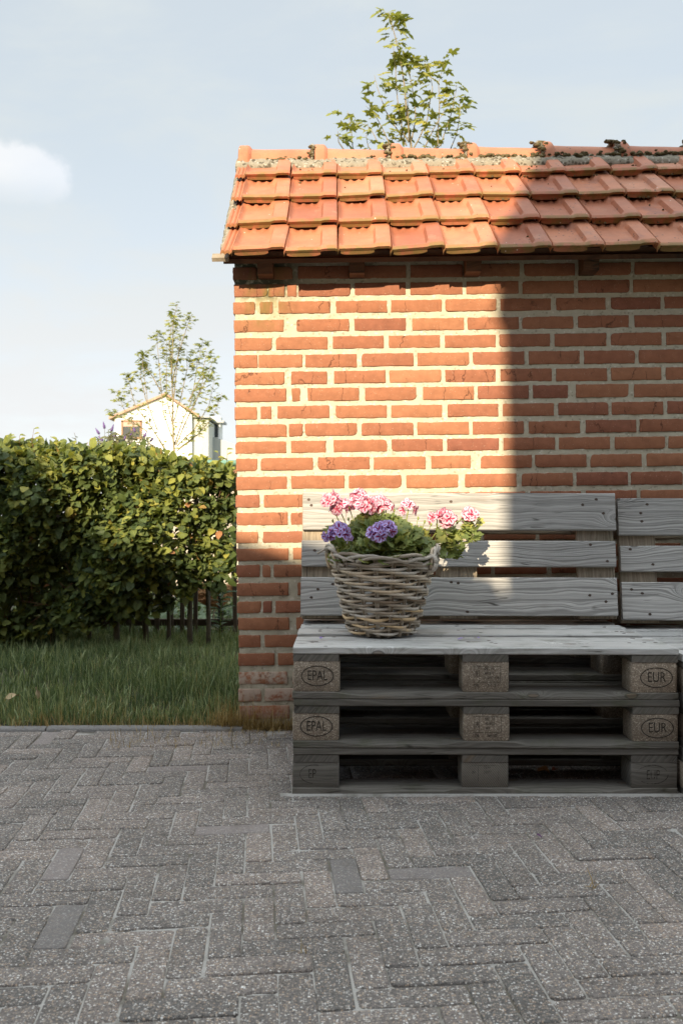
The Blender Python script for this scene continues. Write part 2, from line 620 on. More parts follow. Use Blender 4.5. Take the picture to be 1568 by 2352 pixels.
M['mortar'] = mortar_material('wall_mortar', (0.36, 0.32, 0.235), (0.60, 0.55, 0.43))
M['ridge_mortar'] = mortar_material('roof_mortar', (0.14, 0.122, 0.09), (0.36, 0.32, 0.25), spots=0.3, green=False)


def tile_material():
    m_, k, b, _ = material('clay_roof_tile')
    co = objco(k)
    x, y, z = k.xyz(co)
    t = k.attr('tint')
    tl = k.attr('tail')
    c = k.ramp(t, [(0, (0.285, 0.096, 0.050)), (0.4, (0.36, 0.125, 0.062)), (0.8, (0.405, 0.152, 0.076)), (1, (0.43, 0.185, 0.105))])
    n = k.noise(co, 10.0, 5, 0.6)
    f = k.m('MULTIPLY_ADD', n, 0.8, 0.62)
    c = k.mix(1.0, c, k.comb(f, f, f), 'MULTIPLY')
    # bloom and washed patches
    wsh = k.sstep(k.noise(k.vm('ADD', co, k.comb(k.m('MULTIPLY', t, 9.0), 0.0, 0.0)), 13.0, 5, 0.65), 0.54, 0.72)
    c = k.mix(k.m('MULTIPLY', wsh, 0.30), c, (0.42, 0.235, 0.155))
    # kiln smoke on some tiles
    sm = k.m('MULTIPLY', k.sstep(k.noise(co, 6.0, 4, 0.6), 0.56, 0.74), k.sstep(x, 0.5, 1.3))
    c = k.mix(k.m('MULTIPLY', sm, 0.55), c, (0.17, 0.085, 0.075))
    # green-brown growth on the lower lip
    gm = k.m('MULTIPLY', k.m('MULTIPLY', tl, k.sstep(k.noise(co, 16.0, 5, 0.65), 0.40, 0.58)), 0.85)
    c = k.mix(gm, c, (0.17, 0.13, 0.035))
    # black lichen dots, more of them to the right
    lv = k.vor(co, 42.0)
    lsz = k.m('MULTIPLY_ADD', k.sstep(x, 0.7, 1.4), 0.09, 0.085)
    lm = k.m('MULTIPLY', k.m('SUBTRACT', 1.0, k.sstep(k.m('DIVIDE', lv, lsz), 0.8, 1.15)), k.sstep(k.noise(co, 9.0, 2), 0.48, 0.54))
    c = k.mix(k.m('MULTIPLY', lm, 0.85), c, (0.05, 0.04, 0.032))
    wv = k.vor(k.vm('ADD', co, (3.1, 1.2, 0.4)), 30.0)
    wm = k.m('MULTIPLY', k.m('SUBTRACT', 1.0, k.sstep(wv, 0.06, 0.10)), k.sstep(k.noise(co, 5.0, 2), 0.56, 0.6))
    c = k.mix(wm, c, (0.7, 0.64, 0.56))
    setin(k, b, 'Base Color', c)
    setin(k, b, 'Roughness', 0.62)
    setin(k, b, 'Specular IOR Level', 0.35)
    bump(k, b, k.m('ADD', k.noise(co, 60.0, 5, 0.65), k.m('MULTIPLY', lm, 0.6)), 0.35, 0.003)
    return m_


M['tile'] = tile_material()
M['moss'] = plain('roof_moss', (0.115, 0.088, 0.040), 1.0, 60, 0.6, 0.8)


def paver_material():
    m_, k, b, _ = material('washed_gravel_paver')
    co = objco(k)
    t = k.attr('tint')
    sm = k.attr('smooth_face')
    wc = k.vm('ADD', co, k.vm('SCALE', k.n('ShaderNodeTexNoise', {'Vector': co, 'Scale': 90.0}).outputs['Color'], sc=0.006))
    vc = k.n('ShaderNodeTexVoronoi', {'Vector': wc, 'Scale': 235.0})
    vd = vc.outputs['Distance']
    a, bb, cc = k.xyz(vc.outputs['Color'])
    peb = k.ramp(a, [(0.0, (0.07, 0.064, 0.060)), (0.32, (0.165, 0.145, 0.132)), (0.55, (0.28, 0.245, 0.21)), (0.74, (0.35, 0.26, 0.19)), (0.84, (0.40, 0.37, 0.34)), (0.95, (0.52, 0.50, 0.47)), (1.0, (0.66, 0.64, 0.61))])
    paste = k.ramp(t, [(0, (0.115, 0.108, 0.102)), (0.55, (0.15, 0.132, 0.122)), (1, (0.195, 0.160, 0.142))])
    edge = k.sstep(vd, 0.42, 0.62)
    c = k.mix(edge, peb, paste)
    big = k.noise(co, 3.0, 4, 0.6)
    sw = k.m('MULTIPLY_ADD', big, 0.8, k.m('MULTIPLY_ADD', t, 0.20, 0.71))
    c = k.mix(1.0, c, k.comb(sw, sw, sw), 'MULTIPLY')
    c = k.mix(0.12, c, paste)
    fine = k.noise(co, 380.0, 3, 0.6)
    plainc = k.mix(fine, (0.10, 0.095, 0.092), (0.24, 0.22, 0.21))
    c = k.mix(k.m('MULTIPLY', sm, 0.85), c, k.mix(k.sstep(t, 0.3, 0.9), plainc, k.mix(fine, (0.15, 0.132, 0.125), (0.30, 0.265, 0.255))))
    grime = k.sstep(k.noise(co, 11.0, 5, 0.65), 0.52, 0.72)
    c = k.mix(k.m('MULTIPLY', grime, 0.45), c, k.mix(1.0, c, (0.55, 0.50, 0.44), 'MULTIPLY'))
    dust = k.sstep(k.noise(co, 5.0, 6, 0.7), 0.55, 0.78)
    c = k.mix(k.m('MULTIPLY', dust, 0.22), c, (0.36, 0.34, 0.31))
    setin(k, b, 'Base Color', c)
    setin(k, b, 'Roughness', 0.82)
    setin(k, b, 'Specular IOR Level', 0.3)
    h = k.m('MULTIPLY', k.m('SUBTRACT', 1.0, edge), k.m('SUBTRACT', 1.0, k.m('MULTIPLY', sm, 0.85)))
    bump(k, b, k.m('ADD', h, k.m('MULTIPLY', fine, 0.25)), 0.75, 0.004)
    return m_


M['paver'] = paver_material()
M['sand'], _k, _b, _ = material('joint_sand')
_co = objco(_k)
_g = _k.mix(_k.noise(_co, 240.0, 4, 0.6), (0.24, 0.225, 0.205), (0.50, 0.48, 0.45))
_g = _k.mix(_k.m('MULTIPLY', _k.sstep(_k.noise(_co, 3.5, 5, 0.65), 0.46, 0.62), 0.85), _g, (0.085, 0.072, 0.048))
setin(_k, _b, 'Base Color', _g)
setin(_k, _b, 'Roughness', 0.95)
bump(_k, _b, _k.noise(_co, 240.0, 4, 0.6), 0.8, 0.004)
M['soil'] = plain('lawn_soil', (0.055, 0.048, 0.03), 1.0, 30, 0.5, 0.6)
M['meadow'] = plain('far_meadow', (0.09, 0.12, 0.03), 1.0, 3, 0.35, 0.3)
M['kerb'] = plain('kerb_concrete', (0.20, 0.19, 0.18), 0.9, 160, 0.5, 0.6)


def leaf_material(name, stops, trans=0.35, vein=0.0, rough=0.42, spec=0.4, tcol=(1.15, 1.1, 0.6)):
    m_, k, b, o = material(name)
    t = k.attr('tint')
    c = k.ramp(t, stops)
    if vein:
        ua, ub = k.attr('ua'), k.attr('ub')
        s = k.m('SINE', k.m('MULTIPLY', k.m('SUBTRACT', ub, k.m('MULTIPLY', k.m('ABSOLUTE', ua), 0.55)), 44.0))
        mid = k.m('SUBTRACT', 1.0, k.sstep(k.m('ABSOLUTE', ua), 0.02, 0.08))
        c = k.mix(k.m('MULTIPLY', k.m('MAXIMUM', k.sstep(s, 0.72, 1.0), mid), vein), c, k.mix(1.0, c, (1.7, 1.55, 1.3), 'MULTIPLY'))
        bump(k, b, k.m('ADD', s, mid), 0.5, 0.0025)
    n = k.noise(objco(k), 40.0, 3, 0.6)
    f = k.m('MULTIPLY_ADD', n, 0.5, 0.75)
    c = k.mix(1.0, c, k.comb(f, f, f), 'MULTIPLY')
    setin(k, b, 'Base Color', c)
    setin(k, b, 'Roughness', rough)
    setin(k, b, 'Specular IOR Level', spec)
    tr = k.n('ShaderNodeBsdfTranslucent', {'Color': k.mix(1.0, c, tcol, 'MULTIPLY')})
    mx = k.n('ShaderNodeMixShader', {0: trans, 1: b.outputs[0], 2: tr.outputs[0]})
    k.link(mx.outputs[0], o.inputs[0])
    return m_


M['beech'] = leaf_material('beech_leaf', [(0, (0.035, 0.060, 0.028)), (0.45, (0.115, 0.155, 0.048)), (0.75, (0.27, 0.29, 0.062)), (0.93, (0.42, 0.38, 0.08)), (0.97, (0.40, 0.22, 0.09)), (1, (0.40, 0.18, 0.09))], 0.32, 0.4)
M['plane'] = leaf_material('plane_tree_leaf', [(0, (0.13, 0.16, 0.045)), (0.5, (0.26, 0.28, 0.065)), (1, (0.40, 0.37, 0.09))], 0.42)
M['geranium'] = leaf_material('geranium_leaf', [(0, (0.12, 0.17, 0.065)), (0.55, (0.24, 0.29, 0.09)), (1, (0.42, 0.42, 0.12))], 0.35, rough=0.5)
M['grass'] = leaf_material('grass_blade', [(0, (0.050, 0.088, 0.034)), (0.6, (0.130, 0.185, 0.072)), (0.88, (0.30, 0.35, 0.17)), (0.95, (0.38, 0.33, 0.15)), (1, (0.46, 0.36, 0.16))], 0.25, rough=0.5, spec=0.3)
M['dry_grass'] = leaf_material('dry_grass_blade', [(0, (0.17, 0.11, 0.04)), (0.5, (0.33, 0.23, 0.09)), (1, (0.46, 0.35, 0.17))], 0.2, rough=0.7, spec=0.2)
M['weed'] = leaf_material('weed_leaf', [(0, (0.05, 0.085, 0.035)), (1, (0.13, 0.19, 0.09))], 0.3)
M['buddleia'] = leaf_material('buddleia_leaf', [(0, (0.10, 0.115, 0.055)), (1, (0.22, 0.21, 0.10))], 0.3)
M['spike'] = plain('buddleia_spike', (0.115, 0.065, 0.19), 0.9)
M['bark'] = plain('tree_bark', (0.22, 0.175, 0.10), 0.9, 40, 0.4, 0.5)
M['hedge_bark'] = plain('hedge_stem_bark', (0.105, 0.088, 0.062), 0.9, 60, 0.4, 0.5)
M['twig'] = plain('red_brown_twig', (0.16, 0.085, 0.045), 0.8)
M['stalk'] = plain('geranium_stalk', (0.22, 0.26, 0.055), 0.6)
M['dryleaf'] = plain('dry_leaf_brown', (0.42, 0.32, 0.19), 0.9, 60, 0.4)
M['petal_fallen'] = plain('fallen_petal_violet', (0.33, 0.24, 0.55), 0.7)


def petal_material(name, base, streak):
    m_, k, b, o = material(name)
    ua, ub = k.attr('ua'), k.attr('ub')
    au = k.m('ABSOLUTE', ua)
    jn = k.noise(objco(k), 150.0, 2)
    mid = k.m('SUBTRACT', 1.0, k.sstep(k.m('ADD', k.m('MULTIPLY', au, 1.0), k.m('MULTIPLY', k.m('SUBTRACT', jn, 0.5), 0.25)), 0.16, 0.34))
    mid = k.m('MULTIPLY', mid, k.m('SUBTRACT', 1.0, k.sstep(ub, 0.55, 0.95)))
    rim = k.sstep(au, 0.62, 0.9)
    cen = k.m('SUBTRACT', 1.0, k.sstep(ub, 0.10, 0.32))
    f = k.m('MAXIMUM', k.m('MAXIMUM', mid, k.m('MULTIPLY', rim, 0.75)), k.m('MULTIPLY', cen, 0.9), clamp=True)
    c = k.mix(f, base, streak)
    setin(k, b, 'Base Color', c)
    setin(k, b, 'Roughness', 0.6)
    setin(k, b, 'Specular IOR Level', 0.25)
    tr = k.n('ShaderNodeBsdfTranslucent', {'Color': c})
    mx = k.n('ShaderNodeMixShader', {0: 0.35, 1: b.outputs[0], 2: tr.outputs[0]})
    k.link(mx.outputs[0], o.inputs[0])
    return m_


M['petal'] = petal_material('striped_petal', (0.84, 0.60, 0.70), (0.58, 0.022, 0.10))
M['petal_shaded'] = petal_material('shade_tinted_petal', (0.66, 0.58, 0.97), (0.34, 0.012, 0.085))  # same flower as above, with the bluish shade put into its petal colour


def wicker_material():
    m_, k, b, _ = material('weathered_wicker')
    co = objco(k)
    t = k.attr('tint')
    ua = k.attr('ua')
    c = k.ramp(t, [(0, (0.20, 0.14, 0.09)), (0.35, (0.36, 0.30, 0.23)), (0.7, (0.53, 0.48, 0.415)), (1, (0.56, 0.40, 0.225))])
    n = k.noise(co, 34.0, 5, 0.65)
    st = k.noise(k.vm('MULTIPLY', co, (30, 30, 300)), 1.0, 3, 0.6)
    f = k.m('MULTIPLY_ADD', n, 0.9, k.m('MULTIPLY_ADD', st, 0.35, 0.38))
    c = k.mix(1.0, c, k.comb(f, f, f), 'MULTIPLY')
    dk = k.sstep(k.noise(co, 55.0, 3, 0.6), 0.66, 0.74)
    c = k.mix(k.m('MULTIPLY', dk, 0.7), c, (0.07, 0.05, 0.035))
    setin(k, b, 'Base Color', c)
    setin(k, b, 'Roughness', 0.6)
    bump(k, b, k.m('ADD', st, n), 0.4, 0.002)
    return m_


M['wicker'] = wicker_material()
M['white_wall'] = plain('white_wall_paint', (0.82, 0.81, 0.79), 0.85, 0.8, 0.08)
M['red_roof'] = plain('far_clay_roof', (0.40, 0.25, 0.18), 0.8, 3, 0.35)
M['corrugated'] = plain('corrugated_sheet', (0.55, 0.55, 0.52), 0.7, 0.6, 0.15)
M['grey_sheet'] = plain('grey_barn_sheet', (0.36, 0.37, 0.37), 0.7, 0.4, 0.15)
M['brown_frame'] = plain('brown_window_frame', (0.24, 0.13, 0.07), 0.7)
M['glass'] = plain('dark_window_glass', (0.035, 0.04, 0.045), 0.08)
M['house_brick'] = plain('house_brick', (0.20, 0.095, 0.065), 0.9, 8, 0.3)
M['green_trim'] = plain('green_gutter', (0.10, 0.22, 0.17), 0.6)

rng = np.random.default_rng(11)
rd = random.Random(5)


def nz(x, y=0.0, z=0.0):
    return mn.noise(Vector((x, y, z)))


# ------------------------------------------------------------------ SETTING: ground, paving, kerb, lawn
g = G()
for (x0, x1, y0, y1, z) in ((-700, 700, -700, 1200, -0.06),):
    g.add([(x0, y0, z), (x1, y0, z), (x1, y1, z), (x0, y1, z)], [(0, 1, 2, 3)])
tag(g.build('ground', M['meadow']), kind='structure')

# herringbone of brick-shaped gravel pavers
W_, L_ = 0.0695, 0.2085
PA = 0.092                                            # the pattern is turned a little against the wall
ex, ey = Vector((math.cos(PA), math.sin(PA), 0)), Vector((-math.sin(PA), math.cos(PA), 0))
anchor = Vector((-0.619, 1.785, 0))


def ground_pt(px, py):
    Y = H * F / (py - 1192)
    return Vector(((px - 784) * Y / F, Y, 0))


specials = [(125, 2125, 0.25), (118, 1980, 0.8), (515, 1899, 0.9), (103, 1705, 0.95), (980, 2003, 0.6), (790, 2010, 0.25)]
specials = [(ground_pt(a, b_), t) for a, b_, t in specials]
bricks = []
n3 = 3
for a in range(-140, 140):
    for b_ in range(-32, 32):
        i0, j0 = a + n3 * b_, a - n3 * b_
        for horiz in (True, False):
            if horiz:
                cx, cy, hx, hy = (i0 + n3 / 2) * W_, (j0 + 0.5) * W_, L_ / 2, W_ / 2
            else:
                cx, cy, hx, hy = (i0 + n3 + 0.5) * W_, (j0 - (n3 - 1) + n3 / 2) * W_, W_ / 2, L_ / 2
            cx -= (n3) * W_
            cy += (n3 - 1) * W_
            c = anchor + ex * cx + ey * cy
            if -3.9 < c.x < 3.2 and -3.7 < c.y < 3.66:
                bricks.append((c, hx, hy))
best = {}
for sp, t in specials:
    k_ = min(range(len(bricks)), key=lambda q: (bricks[q][0] - sp).length)
    best[k_] = t
g = G()
for q, (c, hx, hy) in enumerate(bricks):
    gap = 0.0014 + 0.0012 * rd.random()
    rot = rd.gauss(0, 0.008)
    e1 = ex * math.cos(rot) + ey * math.sin(rot)
    e2 = ey * math.cos(rot) - ex * math.sin(rot)
    dz = max(-0.002, rd.gauss(0.0, 0.0011))
    tx, ty = rd.gauss(0, 0.005), rd.gauss(0, 0.005)
    jx, jy = rd.gauss(0, 0.0010), rd.gauss(0, 0.0010)
    tint = min(1, max(0, rd.gauss(0.45, 0.25)))
    smf = 0.0
    if q in best:
        tint, smf = best[q], 0.8
    elif rd.random() < 0.006:
        smf = 0.6
    vs_ = []
    for (ins, z) in ((0.0, -0.03), (0.0, -0.0028), (0.0012, -0.0008), (0.0032, 0.0)):
        ax, ay = hx - gap - ins, hy - gap - ins
        cr = 0.006
        for (sx, sy) in ((-1, -1), (1, -1), (1, 1), (-1, 1)):
            order = ((sx, 0), (0, sy)) if sx * sy > 0 else ((0, sy), (sx, 0))
            if (sx, sy) in ((-1, -1), (1, 1)):
                pts = [(sx * ax, sy * (ay - cr)), (sx * (ax - cr), sy * ay)]
            else:
                pts = [(sx * (ax - cr), sy * ay), (sx * ax, sy * (ay - cr))]
            for (u, v_) in pts:
                p = c + e1 * (u + jx) + e2 * (v_ + jy)
                vs_.append((p.x, p.y, dz + z + u * tx + v_ * ty))
    fs = []
    for r_ in range(3):
        for j in range(8):
            fs.append((r_ * 8 + j, r_ * 8 + (j + 1) % 8, (r_ + 1) * 8 + (j + 1) % 8, (r_ + 1) * 8 + j))
    fs.append(tuple(24 + j for j in range(8)))
    g.add(vs_, fs, tint=tint, smooth_face=smf)
paving = tag(g.build('paving', M['paver'], smooth=True, angle=40), kind='structure')
# sand bed showing in the joints
nx, ny = 240, 250
xs, ys = np.linspace(-3.9, 3.2, nx), np.linspace(-3.75, 3.66, ny)
XX, YY = np.meshgrid(xs, ys)
ZZ = -0.0040 + rng.normal(0, 0.0011, XX.shape)
V = np.stack([XX, YY, ZZ], -1).reshape(-1, 3)
ii = np.arange(nx * ny).reshape(ny, nx)
Fq = np.stack([ii[:-1, :-1], ii[:-1, 1:], ii[1:, 1:], ii[1:, :-1]], -1).reshape(-1, 4)
tag(np_mesh('paving_sand', V, Fq, M['sand']), kind='structure')

# sand washed against the foot of the pallets
n_ = 220
vs_, fs = [], []
for i in range(n_ + 1):
    x = -0.19 + 1.42 * i / n_
    wv = 0.012 + 0.010 * mn.noise(Vector((x * 14, 2.2, 0))) + 0.006 * mn.noise(Vector((x * 60, 5.2, 0)))
    vs_ += [(x, 2.786, 0.004), (x, 2.778 - wv * 0.4, 0.0045), (x, 2.776 - max(0.002, wv), -0.002)]
for i in range(n_):
    for j in range(2):
        fs.append((i * 3 + j, i * 3 + j + 1, i * 3 + j + 4, i * 3 + j + 3))
g = G()
g.add(vs_, fs)
tag(g.build('sand_drift', M['sand'], smooth=True), 'thin line of pale sand at the foot of the front pallets', 'sand', kind='stuff')

# kerb stones
g = G()
xk = -4.2
while xk < -0.42:
    L = min(1.0, -0.40 - xk)
    x0, x1 = xk + 0.003, xk + L - 0.003
    ztop = 0.012 + rd.uniform(-0.003, 0.003)
    n_ = 24
    vs_, fs = [], []
    for i in range(n_ + 1):
        x = x0 + (x1 - x0) * i / n_
        yk = 3.622 - 0.012 * (x + 0.4) * -0.4
        w1 = 0.002 * nz(x * 9, 1.3)
        for (dy, z) in ((0, -0.1), (0.001 + w1, ztop - 0.008), (0.007 + w1, ztop - 0.001), (0.03, ztop + w1 * 0.6), (0.055, ztop - 0.001), (0.06, -0.1)):
            vs_.append((x, yk + dy, z))
    for i in range(n_):
        for j in range(5):
            fs.append((i * 6 + j, (i + 1) * 6 + j, (i + 1) * 6 + j + 1, i * 6 + j + 1))
    fs += [tuple(range(5, -1, -1)), tuple(n_ * 6 + j for j in range(6))]
    g.add(vs_, fs)
    xk += L
tag(g.build('kerb', M['kerb'], smooth=True, angle=50), kind='structure')

# lawn soil, gently uneven
nx, ny = 90, 100
xs, ys = np.linspace(-6, 0.6, nx), np.linspace(3.66, 10.5, ny)
XX, YY = np.meshgrid(xs, ys)


def lawn_z(x, y):
    return 0.0 + 0.02 * np.sin(x * 1.7 + y * 0.9) * np.clip((y - 3.7) / 1.0, 0, 1) + 0.012 * np.sin(x * 4.1 - y * 3.3) * np.clip((y - 3.7) / 0.8, 0, 1)


ZZ = lawn_z(XX, YY)
V = np.stack([XX, YY, ZZ], -1).reshape(-1, 3)
ii = np.arange(nx * ny).reshape(ny, nx)
Fq = np.stack([ii[:-1, :-1], ii[:-1, 1:], ii[1:, 1:], ii[1:, :-1]], -1).reshape(-1, 4)
tag(np_mesh('lawn', V, Fq, M['soil']), kind='structure')


def blades(n, xr, yr, hr, wr, zf, tint_fn, lean=0.5, dens=None):
    x = rng.uniform(xr[0], xr[1], n)
    y = yr[0] + (yr[1] - yr[0]) * rng.uniform(0, 1, n) ** (1.25)
    z = zf(x, y)
    h = rng.uniform(hr[0], hr[1], n) * (0.7 + 0.6 * np.clip(np.sin(x * 5 + y * 7) * 0.5 + np.sin(x * 13.0 - y * 9) * 0.5 + 0.5, 0, 1))
    az = rng.uniform(0, 2 * math.pi, n)
    ln = np.abs(rng.normal(0, lean, n))
    wdt = rng.uniform(wr[0], wr[1], n)
    dirx, diry = np.cos(az), np.sin(az)
    face = az + math.pi / 2 + rng.normal(0, 0.4, n)
    wx, wy = np.cos(face), np.sin(face)
    pts = []
    prev = np.stack([x, y, z - 0.004], -1)
    segs = [(0.0, 1.0), (0.45, 0.85), (0.8, 0.5), (1.0, 0.0)]
    cur = prev.copy()
    last = 0
    for (t, wf) in segs:
        ang = ln * (0.35 + 1.2 * t)
        step = (t - last) * h
        cur = cur + np.stack([dirx * np.sin(ang) * step, diry * np.sin(ang) * step, np.cos(ang) * step], -1)
        last = t
        off = np.stack([wx, wy, np.zeros(n)], -1) * (wdt * wf / 2)[:, None]
        if wf > 0:
            pts += [cur - off, cur + off]
        else:
            pts += [cur]
    V = np.stack(pts, 1)
    b_ = (np.arange(n) * 7)[:, None]
    tri = np.array([[0, 1, 3], [0, 3, 2], [2, 3, 5], [2, 5, 4], [4, 5, 6]])
    Fq = (tri[None] + b_[:, :, None]).reshape(-1, 3)
    return V.reshape(-1, 3), Fq, {'tint': np.repeat(tint_fn(x, y, n), 7)}


def lawn_tint(x, y, n):
    t = rng.normal(0.48, 0.27, n) + 0.15 * np.sin(x * 2.3 + y * 1.7)
    edge = np.clip((4.25 - y) / 0.5, 0, 1)
    dry = rng.uniform(0, 1, n) < 0.05 + 0.25 * edge
    return np.clip(np.where(dry, rng.uniform(0.86, 1.0, n), np.clip(t, 0, 0.9)), 0, 1)


p1 = blades(52000, (-2.6, -0.46), (3.70, 6.7), (0.030, 0.082), (0.0018, 0.0042), lawn_z, lawn_tint, 0.45)
p2 = blades(9000, (-4.2, -2.4), (3.72, 6.4), (0.045, 0.11), (0.003, 0.005), lawn_z, lawn_tint, 0.45)
p3 = blades(9000, (-3.0, -0.2), (6.5, 10.0), (0.05, 0.12), (0.005, 0.009), lawn_z, lambda x, y, n: np.clip(rng.normal(0.62, 0.15, n), 0, 0.9), 0.5)
p4 = blades(3200, (-2.6, -0.46), (3.72, 6.5), (0.06, 0.125), (0.0035, 0.0055), lawn_z, lambda x, y, n: rng.uniform(0.72, 0.90, n), 0.55)
V, Fq, at = cat([p1, p2, p3, p4])
tag(np_mesh('grass', V, Fq, M['grass'], attrs=at), 'long green lawn grass between the hedge and the kerb', 'grass', kind='stuff')

# dry grass along the kerb and the foot of the wall
_bl = blades


def tuft(n, cx, cy, sx, sy, hr):
    V_, F_, a_ = blades(n, (-1, 1), (-1, 1), hr, (0.0014, 0.0028), lambda x, y: 0 * x, lambda x, y, m: rng.uniform(0, 1, m), 0.85)
    V_ = V_.reshape(n, 7, 3)
    old = V_[:, 0:2].mean(1)
    new = np.stack([rng.normal(cx, sx, n), rng.normal(cy, sy, n), 0 * old[:, 0] - 0.004], -1)
    return (V_ - old[:, None] + new[:, None]).reshape(-1, 3), F_, a_


zk = lambda x, y: np.where(y < 3.70, 0.0, lawn_z(x, y))
tr = lambda x, y, n: rng.uniform(0, 1, n)
d1 = blades(1700, (-3.4, -0.40), (3.64, 3.80), (0.03, 0.07), (0.0015, 0.003), zk, tr, 0.8)
d2 = cat([tuft(420, -0.46, 3.675, 0.05, 0.02, (0.06, 0.14)), tuft(380, -0.33, 3.66, 0.09, 0.015, (0.04, 0.10)), tuft(9, ground_pt(1362, 2044).x, ground_pt(1362, 2044).y, 0.006, 0.004, (0.02, 0.055)), tuft(6, ground_pt(700, 2190).x, ground_pt(700, 2190).y, 0.005, 0.004, (0.015, 0.04)), tuft(120, -0.62, 3.68, 0.10, 0.012, (0.02, 0.05))])
d3 = blades(420, (-0.42, -0.14), (3.64, 3.69), (0.03, 0.07), (0.0015, 0.003), zk, tr, 0.8)
d4 = blades(260, (-0.9, -0.2), (3.35, 3.62), (0.02, 0.05), (0.0015, 0.0025), zk, tr, 0.9)
V, Fq, at = cat([d1, d2, d3, d4])
tag(np_mesh('dry_grass', V, Fq, M['dry_grass'], attrs=at), 'dry yellow grass along the kerb and wall foot', 'dry grass', kind='stuff')

# ------------------------------------------------------------------ THE BRICK SHED
WY = 3.70
WS = F / WY                                   # pixels per metre on the wall
ROLL = -0.0125
shed = empty('brick_shed', (-0.4256, WY, 0.0), (0, ROLL, 0))
tag(shed, 'small brick shed with orange clay tile roof behind the pallet bench', 'shed')
SL = 3.1                                      # length of the shed to the right
SD = 1.32                                     # depth of the shed


def xleft(y):
    return 533.2 + (y - 600) * 15.0 / 1055.0


rows = [
    (573, 601, [[535, 600], [610, 690], [700, 818]], None),
    (613, 642, [[537, 588], [597, 670], [682, 800], [812, 931]], None),
    (653, 682, [[534, 612], [614, 652], [658, 680], [684, 803], [813, 930]], None),
    (693, 721, [[536, 584], [595, 625], [638, 757], [770, 887], [896, 1013], [1021, 1138], [1148, 1264], [1276, 1390], [1402, 1516]], None),
    (735, 763, [[535, 650], [679, 800], [812, 931], [945, 1064], [1072, 1190], [1197, 1315], [1326, 1443], [1456, 1572]], None),
    (775, 804, [[536, 623], [632, 751], [763, 880], [891, 1009], [1020, 1137], [1145, 1262], [1272, 1391], [1401, 1518]], None),
    (815, 845, [[536, 590], [592, 693], [700, 818], [829, 948], [957, 1076], [1084, 1203], [1213, 1330], [1340, 1457]], None),
    (855, 884, [[535, 652], [667, 750], [766, 884], [893, 1012], [1021, 1137], [1148, 1266], [1276, 1393], [1402, 1518]], None),
    (893, 923, [[537, 656], [669, 688], [705, 823], [837, 955], [970, 1087], [1096, 1213], [1223, 1303], [1322, 1442], [1455, 1572]], None),
    (934, 963, [[537, 589], [597, 622], [636, 755], [770, 887], [897, 1014], [1027, 1143], [1153, 1271], [1281, 1396], [1404, 1522]], None),
    (975, 1004, [[537, 657], [662, 694], [699, 819], [829, 948], [957, 1076], [1084, 1202], [1213, 1331], [1344, 1460]], None),
    (1014, 1042, [[538, 656], [667, 748], [765, 888], [898, 1016], [1026, 1145], [1155, 1274], [1282, 1400], [1411, 1526]], None),
    (1053, 1082, [[538, 590], [598, 718], [729, 848], [857, 976], [989, 1080], [1103, 1221], [1228, 1346], [1355, 1473]], None),
    (1095, 1125, [[539, 658], [668, 790], [800, 921], [932, 1051], [1067, 1185], [1197, 1315], [1323, 1441], [1448, 1567]], None),
    (1137, 1166, [[540, 595], [605, 694], [703, 822], [832, 950], [960, 1078], [1089, 1206], [1217, 1334], [1345, 1462]], None),
    (1178, 1207, [[541, 660], [667, 785]], None),
    (1222, 1248, [[541, 592], [603, 720]], None),
    (1260, 1288, [[541, 662], [672, 790]], None),
    (1298, 1326, [[541, 596], [602, 621], [628, 746]], None),
    (1340, 1369, [[541, 662], [683, 800]], None),
    (1382, 1409, [[542, 600], [603, 624], [632, 750]], None),
    (1420, 1448, [[543, 664], [680, 798]], None),
    (1460, 1488, [[545, 598], [607, 725]], None),
    (1502, 1530, [[545, 630], [638, 755]], None),
    (1545, 1573, [[545, 660], [672, 790]], 0.8),
    (1583, 1612, [[547, 600], [608, 725]], 0.7),
    (1622, 1652, [[548, 665], [675, 792]], 0.35),
]


